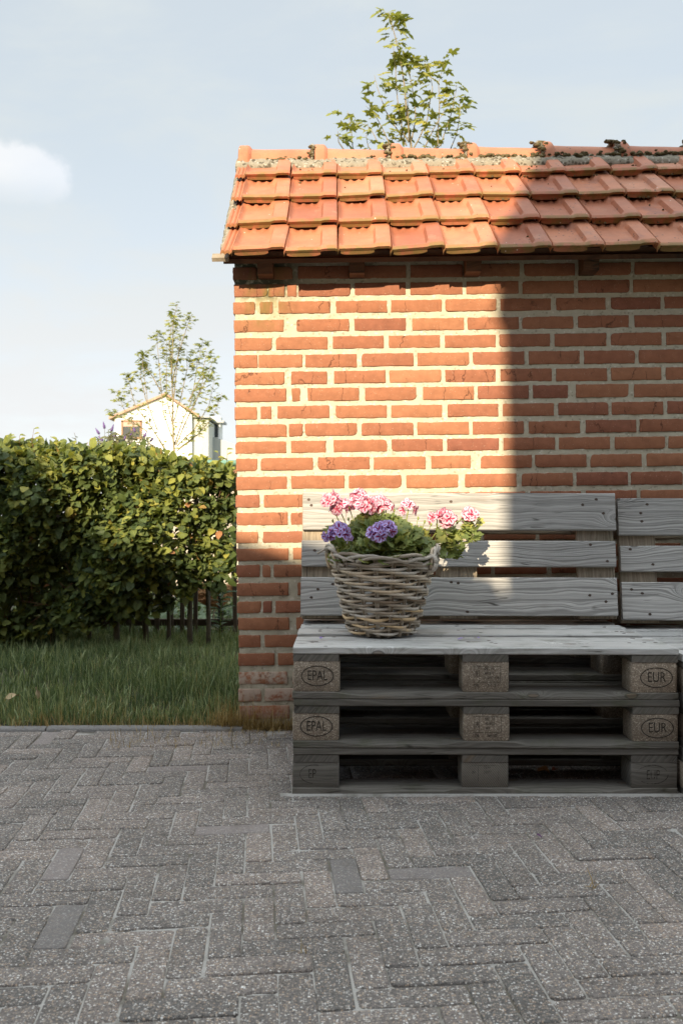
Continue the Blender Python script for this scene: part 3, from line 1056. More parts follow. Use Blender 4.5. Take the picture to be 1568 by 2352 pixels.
def brick_geo(gg, x0, x1, z0, z1, tint, wh, rng_, depth=0.10, frame=None, proud=0.0):
    """one worn brick, its face at y = -proud; frame maps (x,y,z)->local"""
    n_long, n_short = 18, 5
    cr = [rng_.uniform(0.0008, 0.004) if rng_.random() > 0.14 else rng_.uniform(0.006, 0.016) for _ in range(4)]
    out = []

    def seg(p, q, k_):
        return [(p[0] + (q[0] - p[0]) * i / k_, p[1] + (q[1] - p[1]) * i / k_) for i in range(k_)]
    c = cr
    out += seg((x0 + c[0], z0), (x1 - c[1], z0), n_long) + [(x1 - c[1], z0), (x1 - c[1] * .3, z0 + c[1] * .3)]
    out += seg((x1, z0 + c[1]), (x1, z1 - c[2]), n_short) + [(x1, z1 - c[2]), (x1 - c[2] * .3, z1 - c[2] * .3)]
    out += seg((x1 - c[2], z1), (x0 + c[3], z1), n_long) + [(x0 + c[3], z1), (x0 + c[3] * .3, z1 - c[3] * .3)]
    out += seg((x0, z1 - c[3]), (x0, z0 + c[0]), n_short) + [(x0, z0 + c[0]), (x0 + c[0] * .3, z0 + c[0] * .3)]
    sd = rng_.random() * 100
    pts = []
    for (x, z) in out:
        a_ = nz(x * 45, z * 45, sd) * 0.0018 + nz(x * 170, z * 170, sd + 7) * 0.0014
        b_ = nz(x * 45 + 31, z * 45, sd) * 0.0018 + nz(x * 170, z * 170, sd + 19) * 0.0014
        pts.append((x + a_, z + b_))
    xc, zc = (x0 + x1) / 2, (z0 + z1) / 2
    m_ = len(pts)
    vs_ = []
    tilt = rng_.gauss(0, 0.0006)
    for (ins, y) in ((0.0, depth), (0.0, 0.0035), (0.0012, 0.001), (0.0035, 0.0)):
        for (x, z) in pts:
            vx = x + (ins if x < xc else -ins) * (1 if abs(x - xc) > (x1 - x0) / 2 - 0.008 else 0)
            vz = z + (ins if z < zc else -ins)
            vs_.append((vx, y - proud + tilt * (1 if x > xc else -1), vz))
    fs = []
    for r_ in range(3):
        for j in range(m_):
            fs.append((r_ * m_ + j, r_ * m_ + (j + 1) % m_, (r_ + 1) * m_ + (j + 1) % m_, (r_ + 1) * m_ + j))
    fs.append(tuple(3 * m_ + j for j in range(m_)))
    if frame:
        vs_ = [frame(*p) for p in vs_]
    gg.add(vs_, fs, tint=tint, wh=wh)


g = G()
rb = random.Random(3)
for (yt, yb, segs, white) in rows:
    z1, z0 = H + (1192 - yt) / WS, H + (1192 - yb) / WS
    xl = xleft((yt + yb) / 2)
    lst = [((a - xl) / WS, (b_ - xl) / WS) for a, b_ in segs]
    while lst[-1][1] < SL - 0.25:
        a = lst[-1][1] + rb.uniform(0.014, 0.020)
        lst.append((a, a + rb.uniform(0.212, 0.217)))
    for q, (a, b_) in enumerate(lst):
        if a < 0.02:
            a = rb.uniform(-0.003, 0.003)
        tint = min(1, max(0, rb.gauss(0.50, 0.17)))
        wh = (white or 0.0) if a < 0.4 else 0.0
        j = rb.gauss(0, 0.0008)
        brick_geo(g, a, b_, z0 + j, z1 + j, tint, wh, rb, proud=rb.uniform(0.0, 0.0025))
# the left gable end of the shed (headers and stretchers turned round the corner)
for r_, (yt, yb, segs, white) in enumerate(rows):
    z1, z0 = H + (1192 - yt) / WS, H + (1192 - yb) / WS
    a = 0.115 if r_ % 2 else 0.225
    while a < SD - 0.1:
        L = min(0.214, SD - a)
        brick_geo(g, a, a + L, z0, z1, min(1, max(0, rb.gauss(0.45, 0.2))), 0, rb, frame=lambda x, y, z: (y - 0.0, x, z), proud=0.0)
        a += 0.23
bricks_o = g.build('wall', M['brick'], shed, smooth=True, angle=35)

# mortar: an uneven skin between the bricks
def mortar_sheet(x0, x1, z0, z1, step, frame, seed):
    nx_, nz_ = int((x1 - x0) / step), int((z1 - z0) / step)
    xs_, zs_ = np.linspace(x0, x1, nx_), np.linspace(z0, z1, nz_)
    vs_ = []
    for zq in zs_:
        for xq in xs_:
            h = 0.0035 + 0.0032 * nz(xq * 22, zq * 30, seed) + 0.0018 * nz(xq * 70, zq * 70, seed + 3)
            vs_.append(frame(xq, h, zq))
    i2 = np.arange(nx_ * nz_).reshape(nz_, nx_)
    Fq_ = np.stack([i2[:-1, :-1], i2[:-1, 1:], i2[1:, 1:], i2[1:, :-1]], -1).reshape(-1, 4)
    return np.array(vs_), Fq_, {}


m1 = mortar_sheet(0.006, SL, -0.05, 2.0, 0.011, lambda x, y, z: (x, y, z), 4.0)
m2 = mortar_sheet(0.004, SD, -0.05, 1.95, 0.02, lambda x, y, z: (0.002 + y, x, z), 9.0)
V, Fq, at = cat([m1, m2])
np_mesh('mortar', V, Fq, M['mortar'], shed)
# the inner shell that closes the shed
EA = 0.0
g = G()
g.box((SL / 2, SD - 0.05, 0.95), (SL - 0.02, 0.1, 2.0))
g.box((SL - 0.05, SD / 2, 0.95), (0.1, SD - 0.22, 2.0))
g.box((SL / 2, 0.075, 0.95), (SL - 0.22, 0.03, 1.96))
g.add([(0.02, 0.02, 1.9), (0.02, SD - 0.02, 1.9), (0.02, SD / 2, 2.55)], [(0, 2, 1)])
g.build('back_wall', M['mortar'], shed)

# roof -----------------------------------------------------------------
TH = R(41.6)
EY, EZ = -0.19, 1.872                        # eave edge in the shed's frame
RY = 0.655                                    # ridge
TW = 0.2085                                   # tile cover width
GA = 0.262                                    # gauge
TL = 0.335                                    # tile length
X0R = -0.029 + 0.042                          # first full tile edge


def sst(a, b_, x):
    t = min(1, max(0, (x - a) / (b_ - a)))
    return t * t * (3 - 2 * t)


def tile_h(u, v):
    left = 0.014 * math.exp(-((u - 0.045) / 0.035) ** 2)
    left = max(left, 0.009 * sst(0.68, 0.76, v) * (1 - sst(0.13, 0.22, u)))
    right = 0.016 * sst(0.67, 0.73, u)
    right = max(right, 0.016 * sst(0.66, 0.76, v) * sst(0.57, 0.64, u))
    lip = 0.013 * (1 - sst(0.05, 0.17, v)) * sst(-0.01, 0.07, u)
    h = max(left, right, lip)
    for cu in (0.30, 0.48):
        dd = ((u - cu) / 0.062) ** 2 + ((v - 0.765) / 0.030) ** 2
        h = max(h, 0.0085 * max(0, 1 - dd * dd))
    h *= 1.25
    h -= 0.008 * (1 - sst(0.0, 0.035, v)) ** 2
    h -= 0.004 * (1 - sst(0.0, 0.02, u)) + 0.004 * sst(0.98, 1.0, u)
    return h


def roof_frame(sgn=1):
    if sgn > 0:
        return lambda x, s_, n_: (x, EY + s_ * math.cos(TH) - n_ * math.sin(TH), EZ + s_ * math.sin(TH) + n_ * math.cos(TH))
    return lambda x, s_, n_: (x, 2 * RY - (EY + s_ * math.cos(TH) - n_ * math.sin(TH)), EZ + s_ * math.sin(TH) + n_ * math.cos(TH))


def add_tile(gg, fr, x0, s0, rt, nu=26, nv=24, rib=False, flip=False):
    tint = min(1, max(0, rt.gauss(0.5, 0.30)))
    rot = rt.gauss(0, 0.013)
    dx, ds, dn = rt.gauss(0, 0.0015), rt.gauss(0, 0.004), rt.gauss(0, 0.0015)
    gap = 0.0026
    vs_, tail = [], []
    us = [i / (nu - 1) for i in range(nu)]
    vv = [j / (nv - 1) for j in range(nv)]
    curve = rt.gauss(0.0, 0.0018)

    def pt(u, v, h):
        x = x0 + dx + gap + u * (TW - 2 * gap + 0.006)
        s_ = s0 + ds + v * TL
        xr, sr = x + rot * (s_ - s0), s_ + rot * (x - x0)
        return fr(xr, sr, 0.040 + dn - 0.040 * v + h + curve * (u - .5) * 2 + 0.003 * u)
    for v in vv:
        for u in us:
            vs_.append(pt(u, v, tile_h(u, v)))
            tail.append(1 - sst(0.0, 0.10, v))
    fs = []
    for j in range(nv - 1):
        for i in range(nu - 1):
            a = j * nu + i
            f_ = (a, a + 1, a + nu + 1, a + nu)
            fs.append(f_[::-1] if flip else f_)
    # skirt: front face and sides
    b_ = len(vs_)
    border = [i for i in range(nu)]
    for i in border:
        vs_.append(pt(us[i], 0.012, tile_h(us[i], 0) - 0.011))
        tail.append(1.0)
    for i in range(nu - 1):
        f_ = (i, b_ + i, b_ + i + 1, i + 1)
        fs.append(f_[::-1] if flip else f_)
    c_ = len(vs_)
    for side in (0, nu - 1):
        st = len(vs_)
        for j in range(nv):
            vs_.append(pt(us[side], vv[j], tile_h(us[side], vv[j]) - 0.013))
            tail.append(0.3)
        for j in range(nv - 1):
            a, d_ = j * nu + side, (j + 1) * nu + side
            f_ = (a, d_, st + j + 1, st + j)
            fs.append(f_ if side == 0 else f_[::-1])
    gg.add(vs_, fs, tint=tint, tail=tail)
    # the under-lip that grips the tile below
    us2 = [0.06 + 0.63 * i / 12 for i in range(13)]
    vs_, fs = [], []
    for u in us2:
        e = 0.006 * (abs((u - 0.375) / 0.315) ** 6)
        vs_ += [pt(u, 0.016, -0.002), pt(u, 0.020, -0.020 + e), pt(u, 0.05, -0.020 + e)]
    for i in range(12):
        for j in range(2):
            a = i * 3 + j
            fs.append((a, a + 1, a + 4, a + 3))
    gg.add(vs_, fs, tint=tint, tail=0.9)
    if rib:
        vs_, fs = [], []
        nn = 22
        for v in (0.02, 0.03, 0.5, 1.0):
            for i in range(nn):
                u = -0.205 + 0.215 * i / (nn - 1)
                h = -0.002 + 0.008 * abs(math.sin((u + 0.205) / 0.215 * math.pi * 2.5)) ** 0.8
                vs_.append(pt(u, v, h - (0.012 if v == 0.02 else 0)))
        for j in range(3):
            for i in range(nn - 1):
                a = j * nn + i
                fs.append((a, a + 1, a + nn + 1, a + nn))
        gg.add(vs_, fs, tint=tint, tail=[0.6] * nn + [0.4] * nn + [0] * nn * 2)


rt = random.Random(8)
g = G()
ncol = int((SL + 0.05) / TW)
for k_ in range(4):
    for c_ in range(ncol):
        add_tile(g, roof_frame(1), X0R + c_ * TW, k_ * GA, rt, rib=(c_ == 0))
for k_ in range(4):
    for c_ in range(ncol):
        add_tile(g, roof_frame(-1), X0R + c_ * TW, k_ * GA, rt, nu=12, nv=10, flip=True)
roof = g.build('roof', M['tile'], shed, smooth=True, angle=50)

# ridge tiles
ZR = EZ + (RY - EY) * math.tan(TH) + 0.010
g = G()
rl = 0.362
x = -0.032
k_ = 0
prof = []
for i in range(15):
    a = math.pi * (i / 14)
    prof.append((-math.cos(a), math.sin(a)))
while x < SL + 0.02:
    tint = min(1, max(0, rt.gauss(0.55, 0.2)))
    tilt = 0.010 if k_ else 0.0
    dz = rt.gauss(0, 0.002)
    vs_, tail = [], []
    prs = [(0.0, 0.014), (0.004, 0.020), (0.042, 0.020), (0.050, 0.016), (0.062, 0.002), (0.12, 0.0), (0.25, 0.0), (rl + 0.02, -0.002)]
    for (lx, off) in prs:
        for (cy, cz) in prof:
            yy_ = RY + cy * (0.116 + off) * (1 - 0.10 * abs(cz))
            zz_ = ZR - 0.082 + (max(0.0, cz) ** 0.78) * (0.105 + off) + dz - tilt * (lx / rl)
            vs_.append((x + lx, yy_, zz_))
            tail.append(0.0)
    fs = []
    m_ = len(prof)
    for i in range(len(prs) - 1):
        for j in range(m_ - 1):
            fs.append((i * m_ + j, i * m_ + j + 1, (i + 1) * m_ + j + 1, (i + 1) * m_ + j))
    # thickness at the open end
    b_ = len(vs_)
    for (cy, cz) in prof:
        vs_.append((x + 0.002, RY + cy * 0.112, ZR - 0.087 + (max(0.0, cz) ** 0.78) * 0.105 + dz))
        tail.append(0)
    for j in range(m_ - 1):
        fs.append((b_ + j, b_ + j + 1, j + 1, j))
    g.add(vs_, fs, tint=tint, tail=tail)
    x += rl
    k_ += 1
ridge = g.build('ridge_tile_row', M['tile'], shed, smooth=True, angle=45)
RIDGE_N, RIDGE_L = k_, rl


def lumpy_strip(gg, path, across, nseg, seed, amp=0.006):
    """path(t)->centre, across list of (dy,dz) in a ring (open); makes an uneven bed of mortar"""
    m_ = len(across)
    vs_ = []
    for i in range(nseg + 1):
        t = i / nseg
        c = path(t)
        for j, (dy, dz_) in enumerate(across):
            q = Vector(c) + Vector((0, dy, dz_))
            s_ = nz(q.x * 38, q.y * 38, q.z * 38 + seed) + 0.6 * nz(q.x * 95, q.y * 95, q.z * 95 + seed)
            vs_.append((q.x + s_ * amp * 0.3, q.y - s_ * amp, q.z + s_ * amp * 0.8))
    fs = [(i * m_ + j, (i + 1) * m_ + j, (i + 1) * m_ + j + 1, i * m_ + j + 1) for i in range(nseg) for j in range(m_ - 1)]
    gg.add(vs_, fs)


g = G()
fr = roof_frame(1)
smort = (RY - EY) / math.cos(TH)
top_y, top_z = RY - 0.104, ZR - 0.074
acr = [(0.05, 0.03), (0.0, 0.0), (-0.022, -0.012), (-0.040, -0.026), (-0.058, -0.040), (-0.072, -0.056), (-0.072, -0.090), (-0.02, -0.09)]
lumpy_strip(g, lambda t: (-0.040 + t * (SL + 0.06), top_y + 0.016 - 0.010, top_z + 0.010 + 0.011), acr, 420, 2.0, 0.008)
# bedding under each ridge joint
for i in range(1, RIDGE_N):
    xc = -0.032 + i * rl - 0.004
    for q in range(26):
        a = math.pi * q / 25 * 0.72 + 0.02
        r_ = 0.010 + 0.005 * rt.random()
        cx, cy, cz = xc + rt.gauss(-0.004, 0.006), RY - math.cos(a) * 0.124, ZR - 0.082 + math.sin(a) ** 0.78 * 0.115
        pts = []
        for (sx, sy, sz) in ((1, 0, 0), (-1, 0, 0), (0, 1, 0), (0, -1, 0), (0, 0, 1), (0, 0, -1)):
            k2 = r_ * rt.uniform(0.7, 1.3)
            pts.append((cx + sx * k2, cy + sy * k2, cz + sz * k2))
        g.add(pts, [(0, 2, 4), (2, 1, 4), (1, 3, 4), (3, 0, 4), (2, 0, 5), (1, 2, 5), (3, 1, 5), (0, 3, 5)])
g.build('ridge_mortar', M['ridge_mortar'], shed, smooth=True)

# verge mortar on the left slope
g = G()
ns = 120
vs_, fs = [], []
ring = [(0.022, 0.022), (0.0, 0.026), (-0.020, 0.012), (-0.027, -0.012), (-0.022, -0.045), (0.0, -0.060), (0.03, -0.055)]
for i in range(ns + 1):
    t = i / ns
    s_ = 0.085 + t * (smort - 0.125)
    kf = min(1.0, 0.15 + i / 5)
    for (dx_, dn_) in ring:
        dx_, dn_ = dx_ * kf, dn_ * kf
        p = Vector(fr(-0.022 + dx_ * 0.8, s_, -0.010 + dn_ * 0.9))
        q = nz(p.x * 30, p.y * 30, p.z * 30) + 0.6 * nz(p.x * 80, p.y * 80, p.z * 80)
        vs_.append((p.x - q * 0.009, p.y, p.z + q * 0.004))
m_ = len(ring)
for i in range(ns):
    for j in range(m_ - 1):
        fs.append((i * m_ + j, i * m_ + j + 1, (i + 1) * m_ + j + 1, (i + 1) * m_ + j))
g.add(vs_, fs)
g.build('verge_mortar', M['ridge_mortar'], shed, smooth=True)

# roof deck, battens, rafters, eaves board
g = G()
for sgn in (1, -1):
    fr_ = roof_frame(sgn)
    q = [fr_(xx, s_, n_) for xx in (0.0, SL) for s_ in (0.10, smort + 0.0) for n_ in (-0.034, -0.022)]
    g.add(q, [(0, 1, 3, 2), (4, 6, 7, 5), (0, 4, 5, 1), (2, 3, 7, 6), (0, 2, 6, 4), (1, 5, 7, 3)])
g.build('roof_deck', M['rafter'], shed)
g = G()
for s_, xa in ((0.090, -0.02), (0.265, -0.02), (0.525, -0.02), (0.785, -0.02)):
    q = [fr(xx, ss, n_) for xx in (xa, SL) for ss in (s_, s_ + 0.038) for n_ in (-0.021, 0.0)]
    g.add(q, [(0, 1, 3, 2), (4, 6, 7, 5), (0, 4, 5, 1), (2, 3, 7, 6), (0, 2, 6, 4), (1, 5, 7, 3)])
g.build('roof_batten', M['rafter'], shed)
g = G()
q = [fr(xx, ss, n_) for xx in (-0.066, 0.0) for ss in (0.045, 0.083) for n_ in (-0.019, -0.002)]
g.add(q, [(0, 1, 3, 2), (4, 6, 7, 5), (0, 4, 5, 1), (2, 3, 7, 6), (0, 2, 6, 4), (1, 5, 7, 3)])
g.build('lath_end', M['wood_warm'], shed)
g = G()
q = [fr(xx, ss, n_) for xx in (-0.025, SL) for ss in (0.072, 0.086) for n_ in (-0.042, -0.022)]
g.add(q, [(0, 1, 3, 2), (4, 6, 7, 5), (0, 4, 5, 1), (2, 3, 7, 6), (0, 2, 6, 4), (1, 5, 7, 3)])
g.build('eaves_board', M['rafter'], shed)
for xr in (0.138, 0.512, 0.985, 1.462, 1.94, 2.42, 2.9):
    gg = G()
    prof_ = [(EY + 0.10, EZ + 0.04), (EY + 0.11, EZ - 0.018), (0.01, EZ + 0.00 - 0.02), (0.3, EZ + 0.24), (0.3, EZ + 0.33)]
    if xr < 0.3:
        prof_[1] = (EY + 0.13, EZ - 0.012)
    wv = 0.062
    vs_ = [(xr - wv / 2, a, b_) for a, b_ in prof_] + [(xr + wv / 2, a, b_) for a, b_ in prof_]
    k5 = len(prof_)
    gg.add(vs_, [tuple(range(k5)), tuple(range(2 * k5 - 1, k5 - 1, -1))] + [(i, i + k5, (i + 1) % k5 + k5, (i + 1) % k5) for i in range(k5)])
    gg.build('rafter', M['rafter'], shed)

# moss cushions
g = G()


def moss_clump(c, r_, rr, flat=0.6):
    n_lat, n_lon = 6, 9
    vs_, fs = [], []
    for i in range(n_lat + 1):
        th = math.pi * i / n_lat
        for j in range(n_lon):
            ph = 2 * math.pi * j / n_lon
            k2 = r_ * (1 + 0.35 * nz(c[0] * 70 + math.cos(ph) * 2, c[1] * 70 + math.sin(ph) * 2, math.cos(th) * 2 + c[2] * 50)) * rr.uniform(0.86, 1.14)
            vs_.append((c[0] + k2 * math.sin(th) * math.cos(ph), c[1] + k2 * math.sin(th) * math.sin(ph), c[2] + k2 * flat * math.cos(th)))
    for i in range(n_lat):
        for j in range(n_lon):
            fs.append((i * n_lon + j, (i + 1) * n_lon + j, (i + 1) * n_lon + (j + 1) % n_lon, i * n_lon + (j + 1) % n_lon))
    g.add(vs_, fs)


rm = random.Random(21)
for i in range(1, RIDGE_N):
    xc = -0.032 + i * rl
    big = 0.8 + 0.9 * min(1, xc / 1.8)
    for q in range(int(7 + 11 * big)):
        a = rm.uniform(0.0, 0.62) * math.pi
        moss_clump((xc + rm.gauss(-0.008, 0.010 * big), RY - math.cos(a) * 0.130, ZR - 0.080 + math.sin(a) ** 0.78 * 0.116), rm.uniform(0.006, 0.012) * (0.8 + 0.3 * big), rm)
for q in range(700):
    x = rm.uniform(0.0, SL)
    on = nz(x * 4.2, 3.3) + 0.42 * min(1.0, x / 1.6) - 0.12 + rm.gauss(0, 0.10)
    if on < 0.05:
        continue
    moss_clump((x, top_y - 0.004 + rm.gauss(-0.010, 0.008), top_z + 0.014 + rm.gauss(-0.004, 0.006)), rm.uniform(0.006, 0.015), rm)
for q in range(150):
    x = rm.uniform(0.9, SL) if rm.random() < 0.85 else rm.uniform(0, 0.9)
    s_ = rm.uniform(0.80, 0.98) if rm.random() < 0.6 else rm.uniform(0.0, 0.98)
    v = (s_ % GA) / TL
    p = fr(x, s_, 0.044 - 0.04 * v)
    moss_clump(p, rm.uniform(0.0025, 0.0075), rm, 0.7)
for q in range(120):
    x = rm.uniform(1.1, SL)
    k4 = rm.choice((1, 2, 3))
    p = fr(x, k4 * GA - 0.004, 0.028)
    moss_clump(p, rm.uniform(0.003, 0.006), rm, 0.8)
tag(g.build('moss', M['moss'], shed, smooth=True), kind='stuff')

# ------------------------------------------------------------------ PALLETS
def board_mesh(gg, L, W, T, seed, r=0.0025, chamfer=None, wane=0.0, nseg=28):
    """a sawn board along X, centred; slightly uneven edges. chamfer(x)->0..1 planes off the upper front edge"""
    nseg = max(6, int(nseg * L / 1.2))
    hw, ht = W / 2, T / 2
    vs_ = []
    K = None
    for i in range(nseg + 1):
        x = -L / 2 + L * i / nseg
        e1 = 0.0012 * nz(x * 6, seed) + 0.0007 * nz(x * 25, seed + 5)
        e2 = 0.0012 * nz(x * 6, seed + 11) + 0.0007 * nz(x * 25, seed + 15)
        wz = 0.0010 * nz(x * 4, seed + 21)
        cf = chamfer(x) if chamfer else 0.0
        wn = wane * max(0.0, nz(x * 3.0, seed + 31) + 0.15)
        y0, y1 = -hw + e1, hw + e2
        if i in (0, nseg):
            pass
        ring = [
            (y0 + r, -ht), (y0 + W * 0.3, -ht), (y1 - W * 0.3, -ht), (y1 - r, -ht), (y1, -ht + r),
            (y1 - wn, ht - r - wn), (y1 - r - wn * 1.5, ht), (y1 - W * 0.3, ht), (y0 + W * 0.3, ht), (y0 + r + cf * 0.022 + wn, ht), (y0 + cf * 0.001, ht - r - cf * 0.010 - wn), (y0, -ht + r)]
        K = len(ring)
        xe = x
        if i == 0: xe += 0.0015 * nz(seed, 7)
        for (y, z) in ring:
            vs_.append((xe + (0.0012 * nz(y * 60, z * 60, seed) if i in (0, nseg) else 0), y, z + wz))
    fs = [(i * K + j, (i + 1) * K + j, (i + 1) * K + (j + 1) % K, i * K + (j + 1) % K) for i in range(nseg) for j in range(K)]
    fs += [tuple(range(K)), tuple(nseg * K + j for j in range(K - 1, -1, -1))]
    gg.add(vs_, fs)


def block_mesh(gg, X, Y, Z, r, seed):
    pts = []
    k_ = 5
    for (sx, sy, a0) in ((1, -1, -90), (1, 1, 0), (-1, 1, 90), (-1, -1, 180)):
        for i in range(k_):
            a = R(a0 + 90 * i / (k_ - 1))
            pts.append((sx * (X / 2 - r) + r * math.cos(a), sy * (Y / 2 - r) + r * math.sin(a)))
    m_ = len(pts)
    lv = [(-Z / 2, 0.002), (-Z / 2 + 0.003, 0), (0, -0.0005), (Z / 2 - 0.003, 0), (Z / 2, 0.002)]
    vs_ = []
    for (z, ins) in lv:
        for (x, y) in pts:
            f_ = 1 - ins / (X / 2)
            q = 0.0008 * nz(x * 40, y * 40, z * 40 + seed)
            vs_.append((x * f_ + q, y * f_ + q, z))
    fs = [(i * m_ + j, i * m_ + (j + 1) % m_, (i + 1) * m_ + (j + 1) % m_, (i + 1) * m_ + j) for i in range(len(lv) - 1) for j in range(m_)]
    fs += [tuple(range(m_ - 1, -1, -1)), tuple((len(lv) - 1) * m_ + j for j in range(m_))]
    gg.add(vs_, fs)


def text_geo(gg, s, size, cx, cz, y, xs=0.62, rot=0.0, thick=0.0):
    """flat letters facing -Y, centred on (cx, cz)"""
    cu = bpy.data.curves.new('letters', 'FONT')
    cu.body = s
    cu.size = size
    cu.align_x = 'CENTER'
    cu.align_y = 'CENTER'
    cu.offset = thick
    cu.resolution_u = 3
    o = bpy.data.objects.new('letters', cu)
    col.objects.link(o)
    dg = bpy.context.evaluated_depsgraph_get()
    dg.update()
    me = bpy.data.meshes.new_from_object(o.evaluated_get(dg))
    ca, sa = math.cos(rot), math.sin(rot)
    vs_ = []
    for v in me.vertices:
        a, b_ = v.co.x * xs, v.co.y
        vs_.append((cx + a * ca - b_ * sa, y, cz + a * sa + b_ * ca))
    gg.add(vs_, [tuple(p.vertices) for p in me.polygons])
    bpy.data.objects.remove(o)
    bpy.data.meshes.remove(me)
    bpy.data.curves.remove(cu)


def oval(gg, cx, cz, a, b_, t, y, n_=48, skip=None):
    vs_, fs = [], []
    for i in range(n_):
        q = 2 * math.pi * i / n_
        for k_ in (0, 1):
            vs_.append((cx + (a - k_ * t) * math.cos(q), y, cz + (b_ - k_ * t) * math.sin(q)))
    for i in range(n_):
        if skip and skip(i / n_):
            continue
        j = (i + 1) % n_
        fs.append((2 * i, 2 * j, 2 * j + 1, 2 * i + 1))
    gg.add(vs_, fs)


def bar(gg, x0, z0, x1, z1, t, y):
    dx_, dz_ = x1 - x0, z1 - z0
    L = math.hypot(dx_, dz_) or 1
    ox, oz = -dz_ / L * t / 2, dx_ / L * t / 2
    gg.add([(x0 - ox, y, z0 - oz), (x1 - ox, y, z1 - oz), (x1 + ox, y, z1 + oz), (x0 + ox, y, z0 + oz)], [(0, 1, 2, 3)])


pallet_seed = [0]
nail_meshes = {}


def nail_mesh(k_):
    if k_ not in nail_meshes:
        r_ = random.Random(k_)
        me = bpy.data.meshes.new('nail_head')
        n_ = 10
        ring = [(0.0058 * math.cos(a) * r_.uniform(0.85, 1.3), 0.0050 * math.sin(a) * r_.uniform(0.85, 1.15)) for a in [2 * math.pi * q / n_ for q in range(n_)]]
        me.from_pydata([(x, y, -0.004) for x, y in ring] + [(x, y, 0) for x, y in ring] + [(0, 0, 0.0004)], [],
                       [(q, (q + 1) % n_, n_ + (q + 1) % n_, n_ + q) for q in range(n_)] + [(n_ + q, n_ + (q + 1) % n_, 2 * n_) for q in range(n_)])
        me.materials.append(M['nail'])
        nail_meshes[k_] = me
    return nail_meshes[k_]



def make_pallet(label, loc, rot, blocks='chip', tblock=0.078, boards=5, depth=0.8, marks=None, deck='wood_seat', worn=False, edge='wood_dark', group='pallets of the bench', lengths=None, first_gap=None, chamf=True, nails=False, ystart=0.0):
    """EUR-size pallet: X 1.2, Y depth, Z up, origin at its lower front left corner"""
    pallet_seed[0] += 17
    sd = pallet_seed[0]
    rp = random.Random(sd)
    root = empty('wooden_pallet', loc, rot)
    tag(root, label, 'pallet', group)
    T = 0.022
    wd = [0.145, 0.10, 0.145, 0.10, 0.145][:boards]
    gapw = 0.041
    ys, y = [], ystart
    for q, w_ in enumerate(wd):
        if first_gap is not None and q == 1:
            y -= gapw - first_gap
        if first_gap is not None and q == 2:
            y += gapw - first_gap
        ys.append(y + w_ / 2)
        y += w_ + gapw
    zt = 2 * T + tblock + T
    # bottom boards
    bx = [(0.05, 0.10), (depth / 2, 0.145), (depth - 0.05, 0.10)]
    if depth < 0.7:
        bx = [(0.05, 0.10), (depth - 0.075, 0.145)]

    def chf(x):
        u = abs(x)
        return max(0.0, min(1.0, min((u - 0.085) / 0.035, (0.448 - u) / 0.035)))
    for i, (yc, wv) in enumerate(bx):
        g_ = G()
        board_mesh(g_, 1.2, wv, T, sd + i, chamfer=chf if (chamf and i == 0) else None)
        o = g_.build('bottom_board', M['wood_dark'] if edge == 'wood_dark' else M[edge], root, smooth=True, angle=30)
        o.location = (0.6 + rp.gauss(0, 0.001), yc, T / 2)
    # blocks
    for i, (yc, wv) in enumerate(bx):
        for j, xc in enumerate((0.0725, 0.6, 1.1275)):
            g_ = G()
            block_mesh(g_, 0.145, wv if i != 1 else 0.145, tblock - 0.0006, 0.010 if blocks == 'chip' else 0.004, sd + 3 * i + j)
            o = g_.build('block', M['chip'] if blocks == 'chip' else M['endgrain'] if j == 1 else M['wood_dark'], root, smooth=True, angle=40)
            yb = yc + 0.002 + (rp.uniform(0, 0.002))
            o.location = (xc + rp.gauss(0, 0.0015), yb, T + tblock / 2)
            if marks and i == 0:
                gm = G()
                marks(gm, j, -(wv / 2) - 0.0012, rp)
                if gm.v:
                    mo = gm.build('branded_mark', M['mark_worn'] if worn else M['mark'], o)
    # stringer boards
    for j, xc in enumerate((0.0725, 0.6, 1.1275)):
        g_ = G()
        board_mesh(g_, depth - 0.004, 0.143, T - 0.0006, sd + 20 + j)
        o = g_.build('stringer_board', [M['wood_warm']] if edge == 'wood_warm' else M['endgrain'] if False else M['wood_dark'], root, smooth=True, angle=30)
        o.location = (xc, depth / 2, T + tblock + T / 2)
        o.rotation_euler = (0, 0, R(90))
    # deck boards
    for i, yc in enumerate(ys):
        g_ = G()
        dl = rp.uniform(-0.004, 0.001) if i else 0.0
        board_mesh(g_, 1.2 + dl, wd[i], T, sd + 40 + i, r=0.003, wane=0.006 if i in (2, 3) else 0.0)
        o = g_.build('deck_board', M[deck], root, smooth=True, angle=30)
        o.location = (0.6 + rp.gauss(0, 0.0015), yc, T * 2 + tblock + T / 2 + rp.uniform(0, 0.0012))
        for xc in (-0.5275, 0.0, 0.5275) if nails else ():
            for q in range(3 if wd[i] > 0.12 else 2):
                nx_, ny_ = xc + rp.uniform(-0.055, 0.055), (rp.uniform(-0.4, 0.4)) * wd[i]
                no = bpy.data.objects.new('nail_head', nail_mesh(rp.randrange(4)))
                no.location = (nx_, ny_, T / 2 + 0.0006)
                no.parent = o
                link(no)
    return root


